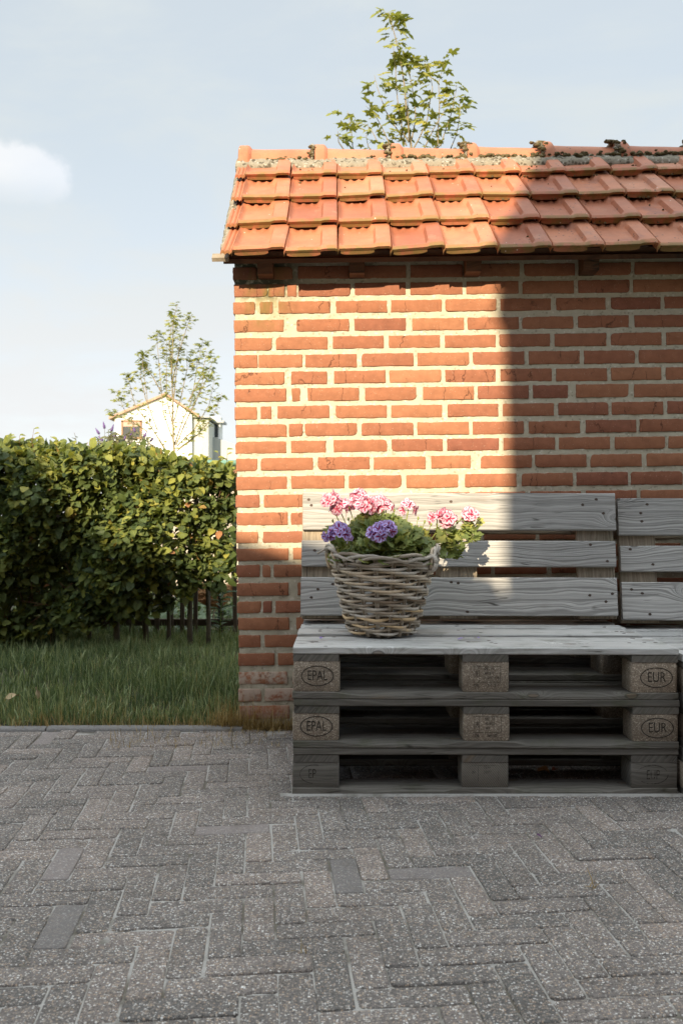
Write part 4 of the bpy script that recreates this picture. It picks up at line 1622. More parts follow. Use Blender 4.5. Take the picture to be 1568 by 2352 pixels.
def stamp(kind, code):
    """marks on the three front blocks of one pallet"""
    def f(gm, j, y, rp):
        if j == 0:
            oval(gm, 0.002, 0.002, 0.051, 0.032, 0.0030, y)
            text_geo(gm, 'EPAL', 0.045, 0.002, 0.002, y, 0.66)
        elif j == 2:
            oval(gm, 0.006, 0.0, 0.051, 0.032, 0.0030, y)
            text_geo(gm, 'EUR', 0.045, 0.006, 0.0, y, 0.72)
        else:
            t = 0.0011
            x0, x1, z0, z1, xm = -0.042, 0.045, -0.016, 0.034, -0.022
            for a in ((x0, z1, x1, z1), (x0, z0, x1, z0), (x1, z0, x1, z1), (xm, z0, xm, z1)):
                bar(gm, *a, t, y)
            for q, s_ in enumerate(code[:3]):
                text_geo(gm, s_, 0.0125, 0.010 if q < 2 else -0.004 + 0.004 * len(s_), 0.026 - 0.0145 * q, y, 0.8)
            text_geo(gm, code[3], 0.0125, 0.018, -0.026, y, 0.72)
            text_geo(gm, 'DB', 0.0125, -0.030, -0.026, y, 0.85)
            text_geo(gm, 'IPPC', 0.0115, -0.030, 0.009, y, 0.8, rot=-math.pi / 2)
            bar(gm, -0.0375, z0, -0.0375, z1, t * 0.8, y)
    return f


def stamp_worn(gm, j, y, rp):
    if j == 0:
        oval(gm, -0.004, 0.002, 0.047, 0.030, 0.0022, y, skip=lambda u: u < 0.2 or u > 0.72)
        text_geo(gm, 'EP', 0.042, -0.012, 0.002, y, 0.60)
    elif j == 2:
        oval(gm, -0.006, 0.002, 0.050, 0.030, 0.0022, y, skip=lambda u: u < 0.05 or 0.44 < u < 0.62)
        text_geo(gm, 'EUP', 0.042, -0.004, 0.0, y, 0.60)
    else:
        t = 0.001
        for a in ((-0.03, 0.030, 0.040, 0.030), (0.040, -0.02, 0.040, 0.030), (-0.022, -0.02, -0.022, 0.030)):
            bar(gm, *a, t, y)
        text_geo(gm, 'TE-HI', 0.0125, 0.006, 0.023, y, 0.8)
        text_geo(gm, '31077', 0.0125, 0.008, 0.008, y, 0.8)
        text_geo(gm, 'IN', 0.0125, -0.036, 0.008, y, 0.8)


D1 = 2.78
XA = -0.152
TILT = 0.0035
h1, h2, h3 = 0.0, 0.1465, 0.2995
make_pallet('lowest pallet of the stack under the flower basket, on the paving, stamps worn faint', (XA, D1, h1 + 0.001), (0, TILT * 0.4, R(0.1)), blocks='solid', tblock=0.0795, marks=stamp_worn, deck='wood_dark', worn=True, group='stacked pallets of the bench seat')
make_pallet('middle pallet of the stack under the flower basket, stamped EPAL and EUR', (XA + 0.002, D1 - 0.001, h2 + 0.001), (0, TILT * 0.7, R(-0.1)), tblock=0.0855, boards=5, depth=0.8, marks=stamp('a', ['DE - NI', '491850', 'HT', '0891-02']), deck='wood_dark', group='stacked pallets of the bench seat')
make_pallet('topmost pallet of its stack, the seat carrying the wicker flower basket', (XA, D1 - 0.002, h3 + 0.001), (0, TILT, R(0.0)), tblock=0.095, boards=5, depth=0.8, marks=stamp('b', ['DE - NI', '491873', 'HT - DB', '0 7 - 3']), deck='wood_seat', first_gap=0.004, nails=True, group='stacked pallets of the bench seat')
# the neighbouring stack on the right
XB = 1.062
for q, (lab, deck_) in enumerate((('lowest pallet of the neighbouring stack at the right edge', 'wood_dark'), ('middle pallet of the neighbouring stack at the right edge', 'wood_dark'), ('topmost pallet of the right edge stack, with a pale shell on it', 'wood_seat'))):
    make_pallet(lab, (XB + 0.004 * (q % 2), D1 - 0.045, 0.001 + 0.1465 * q), (0, 0, R(0.0)), tblock=0.0785, boards=5, depth=0.8, deck=deck_, group='stacked pallets of the bench seat')
# backrests: pallets stood on their long edge, leaning to the wall.  Deck side faces the viewer.
LEAN = R(7.6)


def backrest(label, x, yfoot, zfoot, roll=0.0, deck='wood'):
    # the pallet's Z (deck) axis points to -Y, its Y axis points down: origin = upper left corner
    root = make_pallet(label, (0, 0, 0), (0, 0, 0), tblock=0.078, boards=3, depth=0.486, ystart=0.012, deck=deck, edge='wood_warm', group='upright pallets of the backrest', chamf=False, nails=True)
    c, s_ = math.cos(LEAN), math.sin(LEAN)
    # local x -> X, local y -> up and back, local z (deck side) -> towards the viewer
    Mr = Matrix(((1, 0, 0), (0, s_, -c), (0, c, s_))).to_4x4()
    Mr = Matrix.Rotation(roll, 4, 'Y') @ Mr
    top = Vector((x, yfoot + 0.144 * c, zfoot))
    root.matrix_world = Matrix.Translation(top) @ Mr
    root.rotation_euler = Mr.to_euler()
    root.location = top
    return root


backrest('upright pallet backrest behind the flower basket, partly sunlit grey boards', XA - 0.001, 3.372, h3 + 0.0225 * 3 + 0.095 + 0.003, 0.002)
backrest('upright pallet backrest at the right edge with rusty knots, wholly in shade', 1.075, 3.405, 0.4435, 0.002)

# ------------------------------------------------------------------ BASKET
SEAT = h3 + 0.0225 * 3 + 0.095 + 0.0015
BC = Vector((0.141, 3.075, SEAT))
RB, RT_, BH = 0.104, 0.172, 0.262
basket = empty('wicker_basket', BC)
tag(basket, 'round tapered grey wicker basket standing on the pallet seat', 'basket')
NS = 18
NR = 20


def brad(t):
    return RB + (RT_ - RB) * (t ** 0.92)


def ox(p, k_=1.0):
    return (p[0] * 1.03, p[1] * 0.97, p[2])


g = G()
for i in range(NS):
    for dph in (-0.028, 0.028):
        ph = 2 * math.pi * i / NS + dph
        pts = []
        for q in range(9):
            t = q / 8
            r_ = brad(t) - 0.001
            pts.append((r_ * math.cos(ph), r_ * math.sin(ph), 0.004 + t * (BH + 0.004)))
        g.tube(pts, 0.0042, 6, tint=rd.uniform(0.1, 0.5))
g.build('stakes', M['wicker'], basket, smooth=True)
g = G()
for r_i in range(NR):
    t0 = (r_i + 0.5) / NR
    z0 = 0.010 + t0 * (BH - 0.02)
    rr = 0.0050 + rd.uniform(-0.0006, 0.0006)
    sh = r_i % 3
    ntot = 180
    # the row is woven from several rods spliced one after another
    splits = sorted(rd.sample(range(ntot), 3))
    a0 = splits[0]
    for s_i in range(3):
        a1 = splits[(s_i + 1) % 3]
        if a1 <= a0:
            a1 += ntot
        tint = min(1, max(0, rd.gauss(0.6, 0.3)))
        pts, rads = [], []
        for q in range(a0, a1 + 5):
            ph = 2 * math.pi * q / ntot
            st = ph / (2 * math.pi) * NS + sh
            w_ = math.cos(2 * math.pi * st / 3)
            off = 0.0070 * (0.35 + w_ * 1.15 if w_ < 0.3 else 0.70 + 0.3 * w_)
            off = 0.0088 * (0.25 + 0.95 * max(-1, min(1, -1.6 * (w_ - 0.45)))) if True else off
            zz_ = z0 + 0.0032 * math.sin(2 * math.pi * st / 3 + 0.7) + 0.0018 * nz(ph * 3, r_i * 3.7)
            r2 = brad((zz_) / BH) + off
            pts.append((r2 * math.cos(ph), r2 * math.sin(ph), zz_))
            rads.append(rr * (1 + 0.12 * nz(ph * 4, r_i * 1.9)))
        g.tube(pts, rads, 7, tint=tint)
        a0 = a1 % ntot
g.build('weave', M['wicker'], basket, smooth=True)
g = G()
for q in range(20):          # border: overlapping rods laid round the rim
    ph0 = 2 * math.pi * q / 20 + rd.uniform(-0.1, 0.1)
    ln = rd.uniform(0.9, 1.5)
    up = rd.uniform(-0.016, 0.020)
    pts, rads = [], []
    for i in range(18):
        t = i / 17
        ph = ph0 + ln * t
        r_ = RT_ + 0.004 + 0.010 * math.sin(math.pi * t) + 0.004 * math.sin(q * 2.1)
        zz_ = BH - 0.010 + up + 0.020 * math.sin(math.pi * t * 0.9) - 0.010 * t + 0.003 * nz(ph * 5, q)
        pts.append((r_ * math.cos(ph), r_ * math.sin(ph), zz_))
        rads.append(0.0062 * (1 - 0.25 * t) + 0.0004 * rd.random())
    g.tube(pts, rads, 7, tint=min(1, max(0, rd.gauss(0.55, 0.2))))
g.build('rim', M['wicker'], basket, smooth=True)
g = G()
vs_ = [(0.99 * RB * math.cos(2 * math.pi * i / 32), 0.99 * RB * math.sin(2 * math.pi * i / 32), 0.005) for i in range(32)]
g.add(vs_, [tuple(range(32))], tint=0.2)
g.build('base', M['wicker'], basket)
# potting soil near the top
g = G()
rs = brad(0.88) - 0.012
vs_ = [(rs * math.cos(2 * math.pi * i / 32), rs * math.sin(2 * math.pi * i / 32), BH * 0.86 + 0.006 * nz(i * 1.3)) for i in range(32)] + [(0, 0, BH * 0.9)]
g.add(vs_, [(i, (i + 1) % 32, 32) for i in range(32)])
g.build('potting_soil', M['soil'], basket)
for sgn in (1, -1):
    g = G()
    hc = 0.0 if sgn > 0 else math.pi
    hc -= 0.28 * sgn
    for q in range(4):
        pts, rads = [], []
        for i in range(22):
            a = math.pi * i / 21
            ph = hc + 0.30 * math.cos(a) * (0.9 + 0.05 * q)
            r_ = RT_ + 0.010 + 0.008 * math.sin(a) + 0.007 * math.sin(a * 3 + q * 1.57)
            zz_ = BH - 0.028 + (0.064 + 0.006 * (q % 2)) * math.sin(a) ** 0.8 + 0.006 * math.cos(a * 3 + q * 1.57)
            pts.append((r_ * math.cos(ph), r_ * math.sin(ph), zz_))
            rads.append(0.0052)
        g.tube(pts, rads, 7, tint=rd.uniform(0.35, 0.95))
    if sgn > 0:    # the binding where the handle meets the rim
        for q in range(5):
            ph = hc - 0.29 + 0.022 * q
            pts = [((RT_ + 0.012 + 0.017 * math.cos(b_)) * math.cos(ph), (RT_ + 0.012 + 0.017 * math.cos(b_)) * math.sin(ph), BH - 0.012 + 0.028 * math.sin(b_)) for b_ in [2 * math.pi * i / 12 for i in range(13)]]
            g.tube(pts, 0.0045, 6, tint=0.6)
    else:          # a rod end that sticks out
        ph = hc - 0.1
        g.tube([((RT_ + 0.005) * math.cos(ph), (RT_ + 0.005) * math.sin(ph), BH + 0.045), ((RT_ + 0.055) * math.cos(ph), (RT_ + 0.055) * math.sin(ph), BH + 0.018)], 0.0042, 6, tint=0.5)
    g.build('handle', M['wicker'], basket, smooth=True)

# ------------------------------------------------------------------ GERANIUM
plant = empty('geranium', BC + Vector((0, 0, BH * 0.88)))
tag(plant, 'trailing geranium with striped pink flowers, some tinted lilac for shade, growing in the wicker basket', 'flower')
PO = plant.location.copy()


def lobed_leaf(n_lobes=5, notch=0.30):
    """ivy-geranium leaf: fan of lobes; x across, y along, stalk at the origin"""
    pts, ub = [(0, 0, 0)], [0.0]
    k_ = n_lobes * 4
    for i in range(k_ + 1):
        a = R(-130 + 260 * i / k_)
        lob = abs(math.cos(math.pi * (i / k_) * n_lobes - math.pi / 2))
        r_ = 0.5 * (1 - notch + notch * lob ** 0.7) * (1.0 - 0.12 * abs(a) / R(130))
        pts.append((r_ * math.sin(a), 0.12 + r_ * math.cos(a), 0.10 * r_ * lob + 0.05 * math.sin(i * 1.9) * r_))
        ub.append(1.0)
    fs = [(0, i + 1, i) for i in range(1, k_ + 1)]
    return np.array(pts), np.array(fs), np.array(ub)


lt, lf, lub = lobed_leaf()
# leaf positions: a mound over the basket and a trailing arm to the right
pos, axis, nrm, size, tnt = [], [], [], [], []
rp = random.Random(77)


def add_leaf(p, outdir, s_, t):
    pos.append(p)
    o_ = Vector(outdir)
    ax = Vector((o_.x + rp.gauss(0, 0.4), o_.y + rp.gauss(0, 0.4), o_.z * 0.3 - 0.35 + rp.gauss(0, 0.35)))
    nn = Vector((o_.x * 0.5 + rp.gauss(0, 0.35), o_.y * 0.4 - 0.6 + rp.gauss(0, 0.35), 0.6 + rp.gauss(0, 0.3)))
    axis.append(ax.normalized())
    nrm.append(nn.normalized())
    size.append(s_)
    tnt.append(t)


for i in range(640):
    a = rp.uniform(0, 2 * math.pi)
    e = rp.uniform(-0.06, 1.0)
    r_ = 0.165 * math.sqrt(max(0.05, 1 - max(0, e) ** 2)) * rp.uniform(0.72, 1.1)
    zz_ = 0.040 + (0.118 * e if e > 0 else 0.18 * e)
    hump = 0.030 * math.exp(-((math.cos(a) * r_ + 0.03) / 0.08) ** 2) * max(0, e)
    p = PO + Vector((math.cos(a) * r_ + 0.0, math.sin(a) * r_ * 0.95, zz_ + hump))
    add_leaf(p, (math.cos(a), math.sin(a), max(0.1, e)), rp.uniform(0.034, 0.056), min(1, max(0, rp.gauss(0.5, 0.25))))
trail = []
for (px, py, Y) in ((1000, 1225, 3.10), (1020, 1235, 3.12), (1040, 1232, 3.14), (1060, 1222, 3.16), (1080, 1212, 3.18), (1092, 1205, 3.19)):
    trail.append(P(px, py, Y))
for i in range(95):
    t = rp.uniform(0, len(trail) - 1.001)
    k_ = int(t)
    p = trail[k_].lerp(trail[k_ + 1], t - k_) + Vector((rp.gauss(0, 0.012), rp.gauss(0, 0.022), rp.gauss(-0.006, 0.020)))
    add_leaf(p, (rp.gauss(0.5, 0.5), rp.gauss(-0.3, 0.5), 0.3), rp.uniform(0.032, 0.052), min(1, max(0, rp.gauss(0.6, 0.22))))
for (px, py, Y) in ((1050, 1262, 3.12), (1030, 1270, 3.11), (1046, 1275, 3.12), (1010, 1268, 3.08), (760, 1215, 3.05), (752, 1222, 3.04)):
    for q in range(3):
        add_leaf(P(px, py, Y) + Vector((rp.gauss(0, 0.008), rp.gauss(0, 0.01), rp.gauss(0, 0.008))), (0.5, -0.5, -0.2), rp.uniform(0.036, 0.05), rp.uniform(0.2, 0.6))
V, Fq, at = scatter(lt, lf, np.array(pos), np.array(axis), np.array(nrm), np.array(size), np.array(tnt), np.zeros(len(lub)), lub)
V = V - np.array(PO)
np_mesh('foliage', V, Fq, M['geranium'], plant, attrs=at)
g = G()
for i in range(0, len(pos), 4):
    p = Vector(pos[i]) - PO
    root_ = Vector((p.x * 0.35, p.y * 0.35, -0.01))
    if p.x > 0.2:
        root_ = p + Vector((-0.03, 0.0, -0.02))
    g.tube([root_, (root_ + p) / 2 + Vector((0, 0, 0.012)), p], 0.0014, 4)
for a, b_ in zip(trail[:-1], trail[1:]):
    g.tube([a - PO, b_ - PO], 0.0022, 5)
g.tube([Vector((0.1, 0.0, 0.0)), trail[0] - PO], 0.0025, 5)

# flower heads: striped florets of five petals
pt_v, pt_f, pt_ua, pt_ub = [], [], [], []
rows_p, cols_p = 5, 5
for j in range(rows_p):
    v = j / (rows_p - 1)
    wv = 0.10 + 0.42 * math.sin(math.pi * min(1, v * 0.62 + 0.05)) - (0.20 * max(0, v - 0.8) / 0.2)
    for i in range(cols_p):
        u = -1 + 2 * i / (cols_p - 1)
        pt_v.append((u * wv, v * (1 - 0.08 * u * u * v), 0.10 * v * (1 - v) * 4 * 0.5 + 0.12 * abs(u) * v - 0.16 * v * v))
        pt_ua.append(u)
        pt_ub.append(v)
for j in range(rows_p - 1):
    for i in range(cols_p - 1):
        a = j * cols_p + i
        pt_f.append((a, a + 1, a + cols_p + 1, a + cols_p))
pt_v, pt_f, pt_ua, pt_ub = np.array(pt_v), np.array(pt_f), np.array(pt_ua), np.array(pt_ub)

heads = [(757, 1150, 3.05, 22, 0), (779, 1168, 3.07, 22, 0), (800, 1160, 3.12, 15, 0), (824, 1150, 3.08, 25, 0), (842, 1166, 3.02, 22, 0), (868, 1162, 3.06, 24, 0), (886, 1166, 3.06, 17, 0),
         (938, 1168, 3.10, 19, 0), (1003, 1190, 3.08, 20, 0), (1025, 1192, 3.08, 23, 0), (1079, 1188, 3.17, 22, 0),
         (778, 1226, 2.93, 26, 1), (758, 1232, 2.95, 17, 1), (866, 1228, 2.89, 24, 1), (889, 1218, 2.90, 23, 1), (800, 1236, 2.96, 10, 1)]
for (px, py, Y, rpx, shaded) in heads:
    c = P(px, py, Y)
    rad = rpx * Y / F
    hp, ha, hn, hs = [], [], [], []
    nfl = max(4, int(3 + rpx * 0.23))
    for q in range(nfl):
        a = 2.399 * q + rp.random()
        el = rp.uniform(-0.35, 1.2)
        od = Vector((math.cos(a) * math.cos(el), math.sin(a) * math.cos(el) * 0.8 - 0.45, math.sin(el) * 0.9)).normalized()
        fc = c + od * rad * rp.uniform(0.4, 0.8)
        t1 = od.cross(Vector((0.2, 0.3, 0.9))).normalized()
        t2 = od.cross(t1)
        tw = rp.random() * 6.28
        for k_ in range(5):
            b_ = tw + 2 * math.pi * k_ / 5
            d_ = t1 * math.cos(b_) + t2 * math.sin(b_)
            hp.append(fc + d_ * 0.001)
            ha.append((d_ + od * rp.uniform(0.15, 0.7)).normalized())
            hn.append((od - d_ * 0.3).normalized())
            hs.append(rad * rp.uniform(0.56, 0.82))
    V, Fq, at = scatter(pt_v, pt_f, np.array(hp), np.array(ha), np.array(hn), np.array(hs), rng.uniform(0, 1, len(hp)), pt_ua, pt_ub)
    fh = np_mesh('flower_head', V - np.array(PO), Fq, M['petal_shaded'] if shaded else M['petal'], plant, attrs=at)
    fh['label'] = 'striped flower head tinted lilac for shade' if shaded else 'pink and white striped flower head'
    base_ = Vector((c.x - PO.x, c.y - PO.y, 0)) * 0.55 + Vector((0, 0, 0.02))
    if px > 990:
        base_ = trail[min(5, max(0, int((px - 995) / 18)))] - PO
    g.tube([base_, (base_ + c - PO) / 2 + Vector((0.004, -0.002, 0.004)), c - PO], 0.0019, 5)
for (px, py, Y) in ((820, 1250, 2.90), (828, 1252, 2.89), (900, 1188, 3.0), (912, 1196, 3.02), (930, 1196, 3.05), (975, 1198, 3.05), (990, 1204, 3.06), (1050, 1200, 3.12), (800, 1192, 3.02), (764, 1196, 3.02), (905, 1172, 3.05), (960, 1190, 3.08)):
    c = P(px, py, Y) - PO
    gq = G()
    gq.tube([c + Vector((0, 0, 0.006)), c, c - Vector((0, 0, 0.007))], [0.001, 0.004, 0.001], 6)
    gq.build('flower_bud', M['stalk'], plant, smooth=True)
    rc = Vector((c.x * 0.8, c.y * 0.8, 0.03))
    g.tube([rc, rc.lerp(c, 0.6) + Vector((0, 0, 0.006)), c + Vector((0, 0, 0.005))], 0.0013, 4)
g.build('stems', M['stalk'], plant, smooth=True)


def petal_thing(name, label, catg, p, size_, mat, group=None, curl=0.5, n_=6):
    gg = G()
    vs_, fs = [], []
    for j in range(n_):
        v = j / (n_ - 1)
        wv = 0.42 * math.sin(math.pi * (0.08 + 0.86 * v)) ** 0.8
        for i in range(5):
            u = -1 + i / 2
            vs_.append((size_ * (v - .5), size_ * u * wv * 0.7, size_ * (0.02 + curl * (0.35 * u * u * wv + 0.28 * (v - .5) ** 2 + 0.10 * math.sin(v * 5 + u)))))
    for j in range(n_ - 1):
        for i in range(4):
            a = j * 5 + i
            fs.append((a, a + 5, a + 6, a + 1))
    gg.add(vs_, fs)
    o = gg.build(name, mat, None, smooth=True)
    o.location = p
    o.rotation_euler = (rp.uniform(-0.2, 0.2), rp.uniform(-0.2, 0.2), rp.uniform(0, 6))
    return tag(o, label, catg, group)


def seat_pt(px, py):
    Y = (H - SEAT) * F / (py - 1192)
    return Vector(((px - 784) * Y / F, Y, SEAT + 0.002))


petal_thing('fallen_petal', 'violet fallen petal on the seat left of the basket', 'petal', seat_pt(738, 1467), 0.016, M['petal_fallen'], 'fallen petals', 1.0)
petal_thing('fallen_petal', 'wide pale fallen petal on the seat just right of the basket', 'petal', seat_pt(1058, 1469), 0.024, M['petal_fallen'], 'fallen petals', 0.5)
petal_thing('fallen_petal', 'violet fallen petal on the seat, farthest right of the basket', 'petal', seat_pt(1098, 1467), 0.014, M['petal_fallen'], 'fallen petals', 1.0)
petal_thing('fallen_petal', 'dark violet fallen petal on the paving before the bench', 'petal', ground_pt(1238, 1925) + Vector((0, 0, 0.004)), 0.016, plain('dark_petal', (0.10, 0.03, 0.10), 0.7), 'fallen petals', 1.2)
petal_thing('shell_piece', 'small white shell piece lying on the right hand seat', 'shell', Vector((1.27, 3.29, 0.4435)), 0.045, plain('white_shell', (0.68, 0.66, 0.60), 0.6, 60, 0.2), None, 1.0)
petal_thing('dry_leaf', 'brown dry leaf inside the right opening of the lowest pallet', 'dry leaf', Vector((0.66, 2.93, 0.03)), 0.05, plain('orange_dry_leaf', (0.34, 0.17, 0.06), 0.9, 50, 0.4), 'dry leaves', 1.4)
petal_thing('dry_leaf', 'small rusty dry leaf beside a larger one inside the lowest pallet', 'dry leaf', Vector((0.705, 2.95, 0.03)), 0.028, plain('rust_dry_leaf', (0.26, 0.09, 0.05), 0.9, 50, 0.4), 'dry leaves', 1.4)
petal_thing('dry_leaf', 'pale curled dry leaf in the lawn at the left edge', 'dry leaf', P(27, 1612, 3.95) + Vector((0, 0, 0.015)), 0.06, M['dryleaf'], 'dry leaves', 1.2)
o = petal_thing('dry_leaf', 'pale narrow dry leaf standing upright in the lawn grass', 'dry leaf', P(82, 1604, 3.97) + Vector((0, 0, 0.02)), 0.055, M['dryleaf'], 'dry leaves', 1.2)
o.rotation_euler = (0.4, R(70), 1.2)

# ------------------------------------------------------------------ HEDGE
hedge = empty('beech_hedge', (-2.2, 6.05, 0))
tag(hedge, 'clipped beech hedge left of the shed, sunlit above and dark below', 'hedge')
HO = np.array(hedge.location)


def beech_leaf(fold, droop):
    pts, ua, ub, fs = [], [], [], []
    rows_l = 7
    for j in range(rows_l):
        v = j / (rows_l - 1)
        wv = 0.34 * math.sin(math.pi * v ** 0.85) ** 0.75
        if j in (0, rows_l - 1):
            wv = 0.015
        for i, u in enumerate((-1, 0, 1)):
            wav = 0.02 * math.sin(v * 19 + u)
            pts.append((u * wv * (1 + (0.05 if j % 2 else -0.03)), v, abs(u) * wv * fold - droop * v * v + wav * abs(u)))
            ua.append(u)
            ub.append(v)
    for j in range(rows_l - 1):
        for i in range(2):
            a = j * 3 + i
            fs.append((a, a + 1, a + 4, a + 3))
    return np.array(pts), np.array(fs), np.array(ua), np.array(ub)


def hedge_top(x):
    # height of the clipped top, from the photograph: higher at the left
    return np.interp(x, [-4.5, -2.3, -1.4, -0.75], [1.30, 1.285, 1.25, 1.13])


def hedge_bot(x):
    return np.interp(x, [-4.5, -2.2, -1.6, -1.25, -0.95, -0.7], [0.02, 0.06, 0.16, 0.25, 0.40, 0.47])


def hedge_leaves(n_sprays, per, x0, x1, smin, smax, seed):
    r_ = np.random.default_rng(seed)
    x = r_.uniform(x0, x1, n_sprays)
    t = r_.uniform(0, 1, n_sprays)
    zt, zb = hedge_top(x), hedge_bot(x)
    z = zb + (zt - zb) * t
    kind = r_.uniform(0, 1, n_sprays)
    yf = 5.86 + 0.11 * np.sin(x * 3.1 + z * 4.0) + 0.09 * np.sin(x * 7.7 - z * 6) + 0.05 * np.sin(x * 13 + z * 11)
    yf = yf - 0.06 * np.sin(np.clip(t, 0, 1) * math.pi)
    y = np.where(kind < 0.62, yf + np.abs(r_.normal(0, 0.05, n_sprays)), np.where(kind < 0.84, r_.uniform(5.85, 6.30, n_sprays), 6.30 + r_.normal(0, 0.03, n_sprays)))
    top = (kind >= 0.62) & (kind < 0.84)
    z = np.where(top, zt - np.abs(r_.normal(0, 0.05, n_sprays)), z)
    # a thinner patch with gaps by the shed end
    keep = ~((x > -1.12) & (r_.uniform(0, 1, n_sprays) < 0.45)) & ~((kind > 0.84) & (x > -1.5))
    x, y, z, top = x[keep], y[keep], z[keep], top[keep]
    m_ = len(x)
    out = np.stack([r_.normal(0, 0.35, m_), np.where(top, r_.normal(-0.2, 0.4, m_), -1.0), np.where(top, 0.9, 0.25 + r_.normal(0, 0.3, m_))], -1)
    out = norm(out)
    P_, A_, N_, S_, T_ = [], [], [], [], []
    spt = r_.normal(0.45, 0.16, m_)
    for k_ in range(per):
        fwd = norm(out + r_.normal(0, 0.55, (m_, 3)) + np.array([0, 0, -0.25]))
        P_.append(np.stack([x, y, z], -1) + out * (k_ * 0.018) + r_.normal(0, 0.022, (m_, 3)))
        A_.append(fwd)
        N_.append(norm(np.stack([r_.normal(0, 0.45, m_), -0.55 + r_.normal(0, 0.4, m_), 0.75 + r_.normal(0, 0.3, m_)], -1)))
        S_.append(r_.uniform(smin, smax, m_))
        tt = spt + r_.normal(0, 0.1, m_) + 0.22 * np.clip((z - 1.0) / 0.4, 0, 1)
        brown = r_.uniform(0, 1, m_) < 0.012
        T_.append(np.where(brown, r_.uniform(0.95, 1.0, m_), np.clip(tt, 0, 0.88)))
    return np.concatenate(P_), np.concatenate(A_), np.concatenate(N_), np.concatenate(S_), np.concatenate(T_)


parts = []
for q, (fold, droop) in enumerate(((0.35, 0.15), (0.15, 0.3), (0.5, 0.08))):
    lt2, lf2, lua, lub2 = beech_leaf(fold, droop)
    for (ns_, x0, x1, seed) in ((1650, -2.75, -0.72, 31 + q), (240, -4.4, -2.7, 61 + q)):
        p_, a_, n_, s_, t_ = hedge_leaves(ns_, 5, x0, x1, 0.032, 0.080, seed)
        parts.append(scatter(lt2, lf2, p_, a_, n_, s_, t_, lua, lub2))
# shoots standing above the clipped top
rh = random.Random(14)
g = G()
sp_, sa_, sn_, ss_, st_ = [], [], [], [], []
for (px, py0, py1) in ((78, 1030, 985), (45, 1030, 1000), (206, 1050, 1012), (300, 1060, 1030), (415, 1075, 1032), (432, 1078, 1048), (500, 1080, 1040), (522, 1075, 1033), (20, 1030, 1003), (130, 1040, 1012), (260, 1050, 1020), (350, 1065, 1040), (470, 1078, 1050)):
    Y = 5.95 + rh.uniform(-0.1, 0.15)
    a, b_ = P(px + rh.uniform(-4, 4), py0 + 12, Y), P(px, py1, Y)
    mid = (a + b_) / 2 + Vector((rh.gauss(0, 0.012), 0, 0))
    g.tube([a - Vector(HO), mid - Vector(HO), b_ - Vector(HO)], [0.003, 0.002, 0.001], 5)
    for k_ in range(4):
        t = 0.35 + 0.65 * k_ / 3
        sp_.append(a.lerp(b_, t))
        sa_.append(Vector((rh.choice((-1, 1)) * 1.0, rh.gauss(0, 0.5), rh.uniform(0.0, 0.7))).normalized())
        sn_.append(Vector((rh.gauss(0, 0.3), -0.4, 0.9)))
        ss_.append(rh.uniform(0.035, 0.06))
        st_.append(rh.uniform(0.72, 0.95))
lt2, lf2, lua, lub2 = beech_leaf(0.5, 0.1)
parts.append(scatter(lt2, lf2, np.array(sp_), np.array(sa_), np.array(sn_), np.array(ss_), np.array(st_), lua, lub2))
V, Fq, at = cat(parts)
np_mesh('leaves', V - HO, Fq, M['beech'], hedge, attrs=at)
# inner twigs
for i in range(420):
    x = rh.uniform(-3.6, -0.85)
    z = rh.uniform(float(hedge_bot(x)) + 0.1, float(hedge_top(x)) - 0.05)
    a = Vector((x, 6.05 + rh.gauss(0, 0.05), z - 0.12))
    b_ = Vector((x + rh.gauss(0, 0.15), 5.84 + rh.uniform(-0.03, 0.2), z + rh.uniform(-0.05, 0.12)))
    g.tube([a - Vector(HO), (a + b_) / 2 - Vector(HO) + Vector((rh.gauss(0, .02), 0, rh.gauss(0, .02))), b_ - Vector(HO)], [0.004, 0.003, 0.0015], 5)
g.build('twigs', M['twig'], hedge, smooth=True)
for (px, w_) in ((-900, 10), (-640, 10), (-380, 10), (-160, 9), (20, 9), (120, 8), (205, 8), (268, 11), (335, 9), (388, 8), (436, 10), (478, 8)):
    Y = 6.02 + rh.uniform(-0.05, 0.08)
    x = (px - 784) * Y / F
    r_ = w_ * Y / F * 0.62
    gg = G()
    pts = [Vector((x + 0.02 * nz(px, k_ * 0.7) * k_ * 0.4, Y + 0.02 * nz(px, 9 + k_), -0.02 + 0.2 * k_)) - Vector(HO) for k_ in range(6)]
    gg.tube(pts, [r_ * (1.15 - 0.13 * k_) for k_ in range(6)], 9)
    gg.build('stem', M['hedge_bark'], hedge, smooth=True)

# ------------------------------------------------------------------ PICKET FENCE behind the hedge
FY = 6.62
fence = empty('picket_fence', (-1.6, FY, 0))
tag(fence, 'low fence of dark narrow pickets behind the hedge', 'fence')
pxs = [539, 508, 478.6, 450, 418, 392]
while pxs[-1] > -420:
    pxs.append(pxs[-1] - rh.uniform(27, 31))
for px in pxs:
    x = (px - 784) * FY / F
    wv = rh.uniform(0.030, 0.040)
    gg = G()
    hh = rh.uniform(0.98, 1.06)
    board_mesh(gg, hh, wv, 0.022, px, nseg=12)
    o = gg.build('picket', M['picket'], fence, smooth=True, angle=30)
    o.rotation_euler = (R(rh.gauss(0, 0.5)), R(-90 + rh.gauss(0, 1.0)), 0)
    o.rotation_mode = 'XYZ'
    o.matrix_local = Matrix.Translation((x + 1.6, 0, hh / 2 - 0.02)) @ Matrix(((0, 1, 0, 0), (0, 0, 1, 0), (1, 0, 0, 0), (0, 0, 0, 1))) @ Matrix.Rotation(rh.gauss(0, 0.012), 4, 'Z')
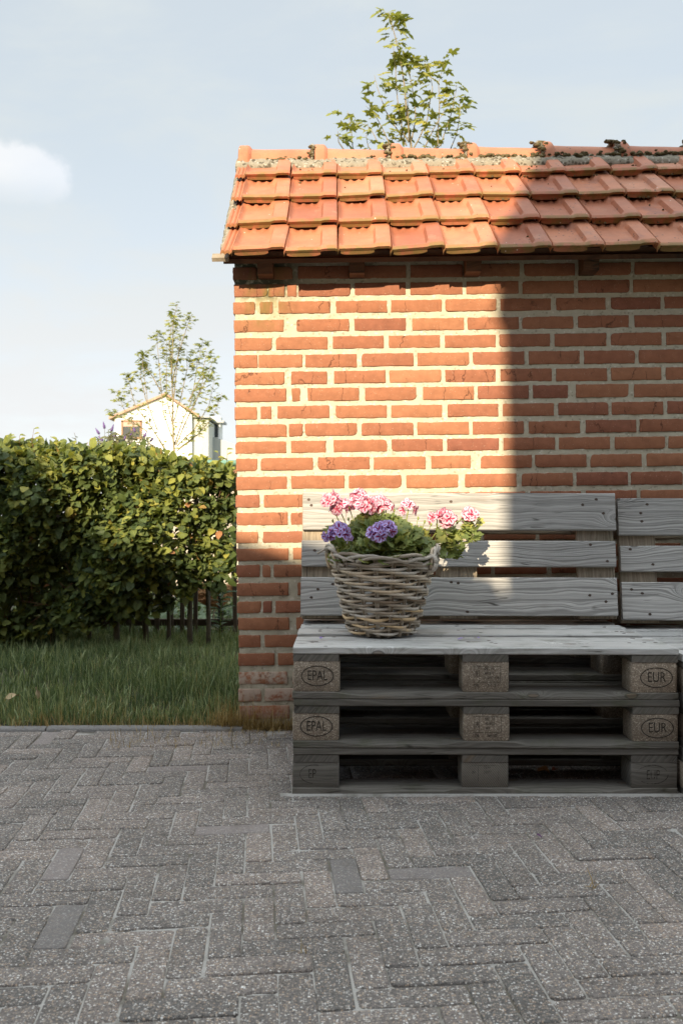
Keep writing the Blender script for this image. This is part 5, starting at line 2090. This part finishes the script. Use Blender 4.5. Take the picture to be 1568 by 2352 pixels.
for z in (0.09, 0.86):
    gg = G()
    board_mesh(gg, 3.4, 0.05, 0.03, z, nseg=12)
    o = gg.build('rail', M['picket'], fence, smooth=True, angle=30)
    o.matrix_local = Matrix.Translation((-0.55, 0.035, z)) @ Matrix.Rotation(R(90), 4, 'X')
gg = G()
for i in range(9):
    x = (506 + i * 4.2 - 784) * FY / F + 1.6
    gg.tube([(x, 0.06, 0.75), (x, 0.06, 1.15)], 0.0012, 4)
for i in range(10):
    z = 0.78 + 0.04 * i
    gg.tube([((503 - 784) * FY / F + 1.6, 0.06, z), ((545 - 784) * FY / F + 1.6, 0.06, z)], 0.0012, 4)
gg.build('wire_mesh', plain('fence_wire', (0.22, 0.24, 0.22), 0.5, metallic=0.6), fence)

# pale board fence farther back in the sun
bf = empty('board_fence', (-1.4, 9.4, 0))
tag(bf, 'pale sunlit board fence seen through gaps at the hedge end', 'fence')
x = -1.9
while x < 0.2:
    gg = G()
    wv = rh.uniform(0.09, 0.12)
    hh = rh.uniform(1.02, 1.10)
    board_mesh(gg, hh, wv, 0.018, x * 10, nseg=8)
    o = gg.build('board', M['pale_board'], bf, smooth=True, angle=30)
    o.matrix_local = Matrix.Translation((x + 1.4, 0, hh / 2 + 0.02)) @ Matrix(((0, 1, 0, 0), (0, 0, 1, 0), (1, 0, 0, 0), (0, 0, 0, 1)))
    x += wv + rh.uniform(0.01, 0.05)

# weeds on the ground behind the fence
wl, wf, wub = lobed_leaf(3, 0.15)
n_ = 900
wx = rng.uniform(-2.4, -0.3, n_)
wy = rng.uniform(6.7, 8.6, n_)
wz_ = lawn_z(wx, wy) + rng.uniform(0.01, 0.10, n_)
V, Fq, at = scatter(wl, wf, np.stack([wx, wy, wz_], -1), rng.normal(0, 1, (n_, 3)) * np.array([1, 1, 0.3]), np.stack([rng.normal(0, .4, n_), rng.normal(-0.4, .4, n_), np.ones(n_)], -1), rng.uniform(0.05, 0.10, n_), rng.uniform(0, 1, n_), np.zeros(len(wub)), wub)
tag(np_mesh('ground_cover', V, Fq, M['weed'], attrs=at), 'low leafy weeds covering the hen run behind the pickets', 'weeds', kind='stuff')

# tall weed at the fence by the shed corner
wd_ = empty('tall_weed', P(505, 1470, 6.35) * 1.0)
wd_.location = (-0.87, 6.38, 0)
tag(wd_, 'tall narrow leaved weed before the last pickets by the shed corner', 'weed')
gg = G()
gg.tube([(0, 0, 0), (0.01, 0, 0.2), (0.015, 0.0, 0.36)], [0.005, 0.004, 0.002], 6)
gg.build('stem', M['stalk'], wd_, smooth=True)
lt3, lf3, lua3, lub3 = beech_leaf(0.3, 0.35)
lt3 = lt3 * np.array([0.42, 1, 1])
n_ = 26
ph = np.arange(n_) * 2.4
zz_ = np.linspace(0.06, 0.36, n_)
V, Fq, at = scatter(lt3, lf3, np.stack([0.012 * zz_ / 0.36, 0 * zz_, zz_], -1), np.stack([np.cos(ph), np.sin(ph), 0.55 + 0 * ph], -1), np.stack([0 * ph, -0.3 + 0 * ph, 1 + 0 * ph], -1), rng.uniform(0.07, 0.13, n_), rng.uniform(0, 0.6, n_), lua3, lub3)
np_mesh('foliage', V, Fq, M['weed'], wd_, attrs=at)

# ------------------------------------------------------------------ HEN
def skin_body(name, verts, edges, radii, mat, parent, levels=2):
    me = bpy.data.meshes.new(name)
    me.from_pydata(verts, edges, [])
    o = bpy.data.objects.new(name, me)
    col.objects.link(o)
    md = o.modifiers.new('skin', 'SKIN')
    md.use_smooth_shade = True
    for i, r_ in enumerate(radii):
        sv = me.skin_vertices[0].data[i]
        sv.radius = r_ if hasattr(r_, '__len__') else (r_, r_)
        sv.use_root = (i == 0)
    sb = o.modifiers.new('sub', 'SUBSURF')
    sb.levels = levels
    sb.render_levels = levels
    dg = bpy.context.evaluated_depsgraph_get()
    dg.update()
    m2_ = bpy.data.meshes.new_from_object(o.evaluated_get(dg))
    bpy.data.objects.remove(o)
    m2_.materials.clear()
    m2_.materials.append(mat)
    for p in m2_.polygons:
        p.use_smooth = True
    o2 = bpy.data.objects.new(name, m2_)
    o2.parent = parent
    return link(o2)


def feather_material():
    m_, k, b, _ = material('hen_feathers')
    co = objco(k)
    v = k.vor(k.vm('MULTIPLY', co, (1, 1, 1.6)), 55.0)
    n = k.noise(co, 18.0, 4, 0.6)
    c = k.ramp(k.m('ADD', k.m('MULTIPLY', n, 0.6), k.m('MULTIPLY', v, 0.6)), [(0.2, (0.20, 0.075, 0.028)), (0.5, (0.40, 0.17, 0.06)), (0.85, (0.58, 0.34, 0.16))])
    setin(k, b, 'Base Color', c)
    setin(k, b, 'Roughness', 0.8)
    bump(k, b, v, 0.7, 0.006)
    return m_


M['feather'] = feather_material()
M['comb'] = plain('hen_comb_red', (0.38, 0.05, 0.06), 0.6)
M['shank'] = plain('hen_shank', (0.55, 0.42, 0.28), 0.7)
HX = (492 - 784) * 6.95 / F
hen = empty('hen', (HX, 6.95, 0.0))
tag(hen, 'brown hen standing behind the pickets, head lowered to the right', 'hen')
skin_body('body', [(0.0, 0, 0.26), (-0.07, 0, 0.285), (-0.14, 0, 0.34), (-0.19, 0, 0.40), (0.07, 0, 0.27), (0.12, -0.005, 0.31), (0.155, -0.015, 0.345), (0.185, -0.03, 0.335), (-0.02, -0.035, 0.19), (-0.02, -0.035, 0.155), (0.0, 0.04, 0.19), (0.0, 0.04, 0.155)],
          [(0, 1), (1, 2), (2, 3), (0, 4), (4, 5), (5, 6), (6, 7), (0, 8), (8, 9), (0, 10), (10, 11)],
          [(0.095, 0.105), (0.09, 0.095), (0.055, 0.06), (0.02, 0.035), (0.08, 0.085), (0.05, 0.055), (0.036, 0.036), (0.024, 0.024), (0.042, 0.042), (0.018, 0.018), (0.042, 0.042), (0.018, 0.018)], M['feather'], hen)
for (lx, ly) in ((-0.02, -0.035), (0.0, 0.04)):
    gg = G()
    gg.tube([(lx, ly, 0.17), (lx - 0.015, ly, 0.09), (lx + 0.005, ly, 0.012)], [0.009, 0.007, 0.007], 7)
    for a in (-0.5, 0.0, 0.5, math.pi):
        L = 0.05 if a != math.pi else 0.025
        gg.tube([(lx + 0.005, ly, 0.012), (lx + 0.005 + L * math.cos(a), ly + L * math.sin(a), 0.004)], [0.005, 0.002], 6)
    gg.build('leg', M['shank'], hen, smooth=True)
gg = G()
for i in range(5):
    cx = 0.150 + 0.011 * i
    gg.tube([(cx, -0.022, 0.365), (cx + 0.003, -0.022, 0.385 + 0.008 * math.sin(i / 4 * math.pi))], [0.006, 0.003], 6)
gg.tube([(0.190, -0.03, 0.318), (0.192, -0.03, 0.295)], [0.009, 0.006], 7)
gg.tube([(0.178, -0.052, 0.335), (0.186, -0.053, 0.332)], [0.012, 0.009], 7)
gg.build('comb', M['comb'], hen, smooth=True)
gg = G()
gg.tube([(0.200, -0.034, 0.335), (0.226, -0.038, 0.325)], [0.008, 0.001], 7)
gg.build('beak', M['shank'], hen, smooth=True)
gg = G()
gg.tube([(0.178, -0.060, 0.343), (0.178, -0.064, 0.343)], [0.004, 0.003], 8)
gg.build('eye', M['glass'], hen, smooth=True)
wl_, wf_, wua_, wub_ = beech_leaf(0.15, 0.2)
n_ = 70
fx = rng.uniform(-0.13, 0.06, n_)
fz = 0.27 + rng.uniform(-0.05, 0.07, n_) - 0.25 * (fx)
fz = np.clip(fz, 0.2, 0.37)
V, Fq, at = scatter(wl_, wf_, np.stack([fx + 0.03, -0.098 + 0.5 * (fz - 0.28) ** 2 * 8 + 0.2 * np.abs(fx + 0.03) ** 1.3, fz], -1), np.stack([-np.ones(n_), 0 * fx - 0.05, rng.normal(0.15, 0.2, n_)], -1), np.stack([0 * fx, -np.ones(n_), 0.25 + 0 * fx], -1), rng.uniform(0.05, 0.085, n_), rng.uniform(0, 1, n_), wua_, wub_)
np_mesh('wing', V, Fq, M['feather'], hen, attrs=at)

# ------------------------------------------------------------------ TREES
def palmate(n_lobes=5):
    pts = [(0, 0, 0)]
    tips = [(-118, 0.42), (-62, 0.62), (0, 0.80), (62, 0.62), (118, 0.42)]
    out = []
    for i, (a, r_) in enumerate(tips):
        for (da, f_) in ((-16, 0.62), (-9, 0.74), (0, 1.0), (9, 0.74), (16, 0.62)):
            out.append((a + da, r_ * f_))
        if i < 4:
            out.append(((a + tips[i + 1][0]) / 2, 0.30))
    for (a, r_) in out:
        q = R(a)
        pts.append((r_ * math.sin(q) * 0.85, 0.12 + r_ * math.cos(q), -0.16 * r_ * r_ + 0.06 * math.sin(a * 0.17)))
    return np.array(pts), np.array([(0, i + 1, i) for i in range(1, len(out))])


pv, pf = palmate()


def make_tree(name, label, foot, branches, Y, leaf_size, density, seed, trunk_r, spread, zj, labels=None, rbr=0.008):
    rt_ = random.Random(seed)
    root = empty(name, foot)
    tag(root, label, 'tree')
    O = Vector(foot)
    gt = G()
    junction = Vector((foot[0], foot[1], zj))
    gt.tube([Vector((0, 0, -0.05)), Vector((0.02, 0, zj * 0.5)), junction - O, branches[0][0] - O], [trunk_r * 1.25, trunk_r, trunk_r * 0.8, trunk_r * 0.55], 9)
    gt.build('trunk', M['bark'], root, smooth=True)
    lp, la, ln_, ls, lt_ = [], [], [], [], []
    gb = G()
    for bi, br in enumerate(branches):
        pts = list(br)
        yo = rt_.uniform(-spread, spread) if bi else 0
        n_p = len(pts)
        pts = [p + Vector((0, yo * (0.2 + 0.8 * i / max(1, n_p - 1)), 0)) for i, p in enumerate(pts)]
        if bi:
            pts = [junction.lerp(pts[0], 0.15)] + pts if pts[0].z < zj + 0.6 else pts
        # smooth the branch a little
        fine = []
        for a, b_ in zip(pts[:-1], pts[1:]):
            for q in range(5):
                fine.append(a.lerp(b_, q / 5))
        fine.append(pts[-1])
        k_ = len(fine)
        wob = [p + Vector((0.012 * nz(p.z * 3, seed + bi), 0.012 * nz(p.z * 3, seed + bi + 40), 0)) for p in fine]
        r0 = rbr * (1.5 if bi == 0 else 1.0)
        gb.tube([p - O for p in wob], [r0 * (1 - 0.8 * i / (k_ - 1)) for i in range(k_)], 6)
        L = sum((b_ - a).length for a, b_ in zip(wob[:-1], wob[1:]))
        nl = int(L * density)
        for q in range(nl):
            t = rt_.random() ** 0.62
            if t < 0.12:
                continue
            i = min(k_ - 2, int(t * (k_ - 1)))
            base = wob[i].lerp(wob[i + 1], t * (k_ - 1) - i)
            az = rt_.uniform(0, 2 * math.pi)
            od = Vector((math.cos(az), math.sin(az), rt_.uniform(-0.1, 0.7)))
            s_ = leaf_size * (rt_.uniform(0.45, 0.75) if rt_.random() < 0.4 else rt_.uniform(0.75, 1.15)) * (0.75 + 0.4 * t)
            pet = s_ * rt_.uniform(0.35, 0.8)
            lp.append(base + od.normalized() * pet)
            la.append(Vector((od.x, od.y, od.z * 0.2 - 0.1 + rt_.gauss(0, 0.35))).normalized())
            ln_.append(Vector((od.x * 0.4 + rt_.gauss(0, 0.35), od.y * 0.4 - 0.35 + rt_.gauss(0, 0.3), 0.9)).normalized())
            ls.append(s_)
            lt_.append(min(1, max(0, rt_.gauss(0.5, 0.25))))
    gb.build('branches', M['bark'], root, smooth=True)
    V_, F_, at_ = scatter(pv, pf, np.array(lp), np.array(la), np.array(ln_), np.array(ls), np.array(lt_))
    np_mesh('crown', V_ - np.array(O), F_, M['plane'], root, attrs=at_, smooth=False)
    return root


def zA(px, py, Y=9.2):
    return P((1280 + 0.40816 * px) / 1.7417, 0.40816 * py / 1.7417, Y)


brA = [[(900, 1500), (880, 1300), (850, 1150), (830, 860), (790, 600), (745, 400), (690, 180), (665, 110)],
       [(850, 1400), (780, 1250), (640, 1000), (570, 750), (540, 600)], [(760, 1500), (700, 1390), (620, 1200), (540, 1040), (450, 930)],
       [(680, 1520), (600, 1400), (520, 1210), (440, 1090)], [(400, 1560), (320, 1450), (300, 1250), (270, 1090)], [(260, 1520), (180, 1440), (170, 1370)],
       [(910, 1450), (960, 1350), (1060, 1130), (1110, 820), (1080, 600), (1040, 545)], [(1000, 1560), (1150, 1440), (1160, 1050), (1150, 850), (1210, 650)],
       [(1150, 1560), (1280, 1440), (1360, 1240), (1410, 980), (1410, 810)], [(1060, 1550), (1180, 1430), (1290, 1100), (1330, 880)],
       [(900, 1350), (940, 1150), (930, 880), (880, 540), (930, 490)], [(870, 1400), (800, 1300), (760, 1000), (720, 640), (710, 500)],
       [(560, 1540), (470, 1450), (440, 1330)], [(960, 1540), (1050, 1450), (1040, 1340)], [(870, 1400), (850, 1150), (840, 950)], [(1000, 1500), (1100, 1300), (1200, 1150)]]
brA = [[zA(*q) for q in b_] for b_ in brA]
fx_ = brA[0][0].x
make_tree('plane_tree', 'young broadleaf tree rising behind the shed roof, large lobed leaves', (fx_, 9.2, 0), brA, 9.2, 0.145, 32, 3, 0.05, 0.35, 2.0)


def zB(px, py, Y=26.0):
    return P(px * 0.61224 / 1.7417, (1100 + py * 0.61224) / 1.7417, Y)


brB = [[(1140, 1190), (1130, 1020), (1130, 830), (1120, 640), (1130, 420), (1130, 300), (1160, 190)],
       [(1140, 1110), (1060, 900), (1040, 720), (1010, 430), (1010, 340)], [(1120, 1180), (1090, 1150), (980, 980), (960, 780), (930, 560), (940, 500)],
       [(1130, 1120), (1180, 950), (1240, 800), (1270, 560), (1300, 400)], [(1150, 1110), (1240, 900), (1350, 680), (1395, 540)],
       [(1160, 1120), (1280, 1010), (1380, 860), (1420, 680)], [(1080, 1150), (1000, 1010), (880, 850), (840, 700), (835, 640)],
       [(1000, 1120), (900, 1030), (820, 880), (770, 760)], [(960, 1020), (830, 940), (720, 910), (690, 870)], [(1180, 1130), (1300, 1050), (1400, 950), (1470, 790)],
       [(1130, 700), (1180, 500), (1230, 360), (1270, 280)], [(1120, 640), (1090, 420), (1100, 250)], [(1230, 820), (1310, 640), (1335, 480)], [(1050, 760), (980, 640), (920, 560)],
       [(1130, 1000), (1080, 800), (1075, 600), (1070, 420)], [(1135, 950), (1180, 780), (1215, 600), (1210, 480)], [(1200, 1000), (1300, 820), (1370, 640)], [(1130, 860), (1150, 700), (1170, 560), (1185, 430)],
       [(1020, 1000), (940, 800), (900, 640), (905, 560)], [(1160, 1150), (1270, 1080), (1360, 1000)]]
brB = [[zB(*q) for q in b_] for b_ in brB]
make_tree('plane_tree', 'slim young tree with sparse leaves beyond the hedge, before the white house', (brB[0][0].x, 26.0, 0), brB, 26.0, 0.175, 28, 9, 0.09, 0.7, 1.75, rbr=0.021)

# butterfly bush with purple spikes
bb = empty('buddleia', ((255 - 784) * 13 / F, 13.0, 0))
tag(bb, 'butterfly bush with thin purple flower spikes above the hedge', 'shrub')
BO = Vector(bb.location)
rb2 = random.Random(4)
gs = G()
lp, la, ln_, ls, lt_ = [], [], [], [], []
for i in range(70):
    px, py = rb2.gauss(268, 30), rb2.uniform(984, 1040)
    Y = 13 + rb2.gauss(0, 0.25)
    tip = P(px, py, Y)
    b0 = Vector((BO.x + (tip.x - BO.x) * 0.25, Y, 0.3))
    mid = b0.lerp(tip, 0.6) + Vector((0, 0, 0.12))
    gs.tube([b0 - BO, mid - BO, tip - BO], [0.010, 0.006, 0.003], 5)
    for k_ in range(16):
        t = rb2.uniform(0.4, 1)
        p = mid.lerp(tip, (t - 0.4) / 0.6)
        lp.append(p)
        la.append(Vector((rb2.gauss(0, 1), rb2.gauss(0, 1), rb2.uniform(-0.6, 0.6))).normalized())
        ln_.append(Vector((rb2.gauss(0, .4), -0.4, 0.8)).normalized())
        ls.append(rb2.uniform(0.08, 0.15))
        lt_.append(rb2.random())
for (px, py, dx_, dy_) in ((240, 992, -3, -16), (255, 1000, 6, -18), (228, 1005, -9, -14), (236, 1020, -10, -10), (262, 1012, 5, -14), (300, 1008, 4, -12), (330, 1012, 8, -14), (345, 1022, 9, -10), (310, 1000, -4, -12), (285, 1018, 4, -10), (216, 1028, -8, -9), (268, 1030, 8, -6)):
    Y = 13 + rb2.gauss(0, 0.2)
    a, b_ = P(px, py - 8, Y), P(px + dx_, py - 8 + dy_, Y)
    gp = G()
    gp.tube([a - BO, a.lerp(b_, 0.3) - BO, b_ - BO], [0.016, 0.020, 0.004], 7)
    gp.build('flower_spike', M['spike'], bb, smooth=True)
    gs.tube([Vector((BO.x, Y, 0.6)) - BO, a - BO], [0.006, 0.003], 5)
gs.build('stems', M['hedge_bark'], bb, smooth=True)
l4, f4, u4, v4 = beech_leaf(0.3, 0.3)
V, Fq, at = scatter(l4 * np.array([0.45, 1, 1]), f4, np.array(lp), np.array(la), np.array(ln_), np.array(ls), np.array(lt_), u4, v4)
np_mesh('foliage', V - np.array(BO), Fq, M['buddleia'], bb, attrs=at)

# ------------------------------------------------------------------ WHITE HOUSE far behind
HYD = 58.0
hs_ = F / HYD
hx0, hx1, hap = (264 - 784) / hs_, (440 - 784) / hs_, (381 - 784) / hs_
zl, zr_, za = H + (1192 - 958) / hs_, H + (1192 - 952) / hs_, H + (1192 - 909) / hs_
house = empty('white_house', ((352 - 784) / hs_, HYD, 0))
tag(house, 'white gabled house with clay tile roof beyond the hedge', 'house')
HB = Vector(house.location)
g = G()
dep = 11.0
pr = [(hx0, 0), (hx1, 0), (hx1, zr_), (hap, za), (hx0, zl)]
vs_ = [(a - HB.x, 0, b_) for a, b_ in pr] + [(a - HB.x, dep, b_) for a, b_ in pr]
g.add(vs_, [(0, 1, 2, 3, 4), (9, 8, 7, 6, 5)] + [(i, i + 5, (i + 1) % 5 + 5, (i + 1) % 5) for i in range(5)])
g.build('wall', M['white_wall'], house)
g = G()
for (xa, z_a, xb, z_b) in ((hx0 - 0.35, zl - 0.16, hap, za + 0.02), (hap, za + 0.02, hx1 + 0.5, zr_ - 0.2)):
    n_ = 14
    for i in range(n_):
        y0, y1 = -0.25 + i * (dep + 0.4) / n_, -0.25 + (i + 1) * (dep + 0.4) / n_ - 0.03
        th_ = 0.16
        q = [(xa - HB.x, y0, z_a), (xb - HB.x, y0, z_b), (xb - HB.x, y0, z_b + th_), (xa - HB.x, y0, z_a + th_)]
        q += [(a, y1, c) for a, _, c in q]
        g.add(q, [(0, 1, 2, 3), (7, 6, 5, 4), (0, 4, 5, 1), (1, 5, 6, 2), (2, 6, 7, 3), (3, 7, 4, 0)])
g.build('roof', M['red_roof'], house)
wx0, wx1 = (281 - 784) / hs_ - HB.x, (324 - 784) / hs_ - HB.x
wz1, wz0 = H + (1192 - 967) / hs_, H + (1192 - 1006) / hs_
g = G()
g.box(((wx0 + wx1) / 2, -0.02, (wz0 + wz1) / 2), (wx1 - wx0, 0.06, wz1 - wz0))
wo = g.build('window', M['glass'], house)
g = G()
for (cx, cz, sx, sz) in (((wx0 + wx1) / 2, wz1, wx1 - wx0 + 0.16, 0.12), ((wx0 + wx1) / 2, wz0, wx1 - wx0 + 0.16, 0.12), (wx0, (wz0 + wz1) / 2, 0.12, wz1 - wz0), (wx1, (wz0 + wz1) / 2, 0.12, wz1 - wz0), ((wx0 + wx1) / 2, (wz0 + wz1) / 2 - 0.15, 0.07, wz1 - wz0 - 0.4)):
    g.box((cx, -0.07, cz), (sx, 0.08, sz))
g.build('frame', M['brown_frame'], wo)
g = G()
g.box(((wx0 + wx1) / 2, -0.06, wz1 - 0.2), (wx1 - wx0 - 0.1, 0.05, 0.32))
g.build('roller_shutter', plain('shutter', (0.42, 0.30, 0.24), 0.8), wo)
# corrugated lean-to at the right
lean = empty('corrugated_shed', ((458 - 784) / hs_, HYD + 0.4, 0))
tag(lean, 'pale corrugated sheet building against the white house', 'shed')
LB = Vector(lean.location)
g = G()
xa, xb = (440 - 784) / hs_ - LB.x, (477 - 784) / hs_ - LB.x
zt = H + (1192 - 957) / hs_
n_ = 46
vs_, fs = [], []
for i in range(n_ + 1):
    x = xa + (xb - xa) * i / n_
    y = -0.03 * math.cos(i * math.pi / 2 * 1.0)
    vs_ += [(x, y, 0), (x, y, zt - 0.05 - 0.10 * i / n_)]
for i in range(n_):
    fs.append((2 * i, 2 * i + 2, 2 * i + 3, 2 * i + 1))
g.add(vs_, fs)
g.box(((xa + xb) / 2, 2.5, zt / 2 - 0.1), (xb - xa - 0.05, 4.8, zt - 0.2))
g.build('wall', M['corrugated'], lean)
g = G()
g.box(((xa + xb) / 2, 2.4, zt + 0.02), (xb - xa + 0.2, 5.2, 0.1))
g.build('roof', M['grey_sheet'], lean)
barn = empty('grey_barn', ((540 - 784) / hs_, HYD + 2.5, 0))
tag(barn, 'low grey sheet clad barn between the white house and the shed wall', 'barn')
NB = Vector(barn.location)
g = G()
xa, xb = (478 - 784) * (HYD + 2.5) / F - NB.x, (640 - 784) * (HYD + 2.5) / F - NB.x
z0_, z1_ = H + (1192 - 999) * (HYD + 2.5) / F, H + (1192 - 1040) * (HYD + 2.5) / F
g.add([(xa, 0, 0), (xb, 0, 0), (xb, 0, z1_ - 0.5), (xa, 0, z0_), (xa, 6, 0), (xb, 6, 0), (xb, 6, z1_ - 0.5), (xa, 6, z0_)], [(0, 1, 2, 3), (7, 6, 5, 4), (0, 4, 5, 1), (1, 5, 6, 2), (2, 6, 7, 3), (3, 7, 4, 0)])
g.build('wall', M['grey_sheet'], barn)
g = G()
g.box(((488 - 784) * (HYD + 2.5) / F - NB.x, 1.5, H + (1192 - 985) * (HYD + 2.5) / F), (0.8, 1.2, 1.9))
dm = g.build('dormer', M['white_wall'], barn)
g = G()
g.box(((490 - 784) * (HYD + 2.5) / F - NB.x, 0.85, H + (1192 - 986) * (HYD + 2.5) / F), (0.42, 0.08, 0.9))
g.build('window', M['glass'], dm)
g = G()
g.box(((491 - 784) * (HYD + 2.5) / F - NB.x, 1.4, H + (1192 - 966) * (HYD + 2.5) / F), (1.2, 1.6, 0.14))
g.build('roof', M['grey_sheet'], dm)

# a low roof with a green gutter just above the hedge end
lowr = empty('garden_hut', (-1.9, 14.5, 0))
tag(lowr, 'low pale hut with green gutter behind the right end of the hedge', 'hut')
g = G()
g.box((0, 1.0, 0.85), (3.0, 2.0, 1.7))
g.build('wall', M['pale_board'], lowr)
g = G()
g.box((0, 0.95, 1.745), (3.2, 2.3, 0.07))
g.build('roof', M['grey_sheet'], lowr)
g = G()
g.tube([(-1.6, -0.24, 1.76), (1.6, -0.24, 1.76)], 0.045, 8)
g.build('gutter', M['green_trim'], lowr, smooth=True)

# ------------------------------------------------------------------ the house behind the viewer: its shade falls on bench and wall
hb = empty('tall_house', (0.5, -6.0, 0))
tag(hb, 'tall brick house behind the viewpoint whose shade falls over the bench', 'house')
PY = WY - 7.5
sx_, sz_ = -7.5 * math.tan(R(SUN_AZ)), 7.5 * math.tan(R(SUN_EL)) / math.cos(R(SUN_AZ))


def prism(gg, prof_, y0, y1, base):
    k_ = len(prof_)
    vs_ = [(a - base.x, y0 - base.y, b_) for a, b_ in prof_] + [(a - base.x, y1 - base.y, b_) for a, b_ in prof_]
    gg.add(vs_, [tuple(range(k_)), tuple(range(2 * k_ - 1, k_ - 1, -1))] + [(i, i + k_, (i + 1) % k_ + k_, (i + 1) % k_) for i in range(k_)])


XE, XR = 0.715, 7.5
g = G()
prism(g, [(XE + sx_, 0), (XR, 0), (XR, 4.8), (0.665 + sx_, 4.8), (XE + sx_ - 0.02, 4.1)], PY, PY - 5.0, hb.location)
g.build('wall', M['house_brick'], hb)
g = G()
prism(g, [(0.64 + sx_, 4.803), (XR + 0.2, 4.803), (XR + 0.2, 5.0), (5.5, 7.4), (0.2, 7.4), (0.80 + sx_, 5.95), (0.655 + sx_, 5.0)], PY + 0.02, PY - 5.2, hb.location)
g.build('roof', M['red_roof'], hb)
for (wx_, wz_2) in ((-0.2, 1.6), (-0.2, 3.9), (1.6, 3.9)):
    g = G()
    g.box((wx_ - hb.location.x, PY + 0.02 - hb.location.y, wz_2), (1.2, 0.06, 1.3))
    w0 = g.build('window', M['glass'], hb)
    g = G()
    for (cx, cz, ax, az) in ((0, 0.68, 1.36, 0.08), (0, -0.68, 1.36, 0.08), (-0.64, 0, 0.08, 1.28), (0.64, 0, 0.08, 1.28), (0, 0, 0.05, 1.28)):
        g.box((wx_ + cx - hb.location.x, PY + 0.05 - hb.location.y, wz_2 + cz), (ax, 0.08, az))
    g.build('frame', M['white_wall'], w0)
g = G()
g.box((1.6 - hb.location.x, PY + 0.03 - hb.location.y, 1.05), (1.0, 0.06, 2.1))
g.build('door', M['brown_frame'], hb)
# lower side wing with a roof that climbs to the left
wing = empty('side_wing', (-4.0, -6.0, 0))
tag(wing, 'low brick wing with stepped roof behind the viewpoint, left of the house', 'house wing')
prof_w = [(0.66, 0.50), (-0.02, 0.64), (-0.44, 0.775), (-1.28, 1.33), (-1.80, 1.45), (-2.28, 1.69), (-2.40, 2.08), (-2.9, 2.18), (-4.0, 2.75), (-7.5, 3.3)]
pw_ = [(a + sx_, b_ + sz_) for a, b_ in prof_w]
g = G()
prism(g, [(pw_[-1][0], 0), (pw_[0][0], 0)] + [(a, b_ - 0.15) for a, b_ in pw_], PY, PY - 5.0, wing.location)
g.build('wall', M['house_brick'], wing)
g = G()
prism(g, [(a, b_ - 0.148) for a, b_ in reversed(pw_)] + pw_, PY + 0.03, PY - 5.1, wing.location)
g.build('roof', M['red_roof'], wing)
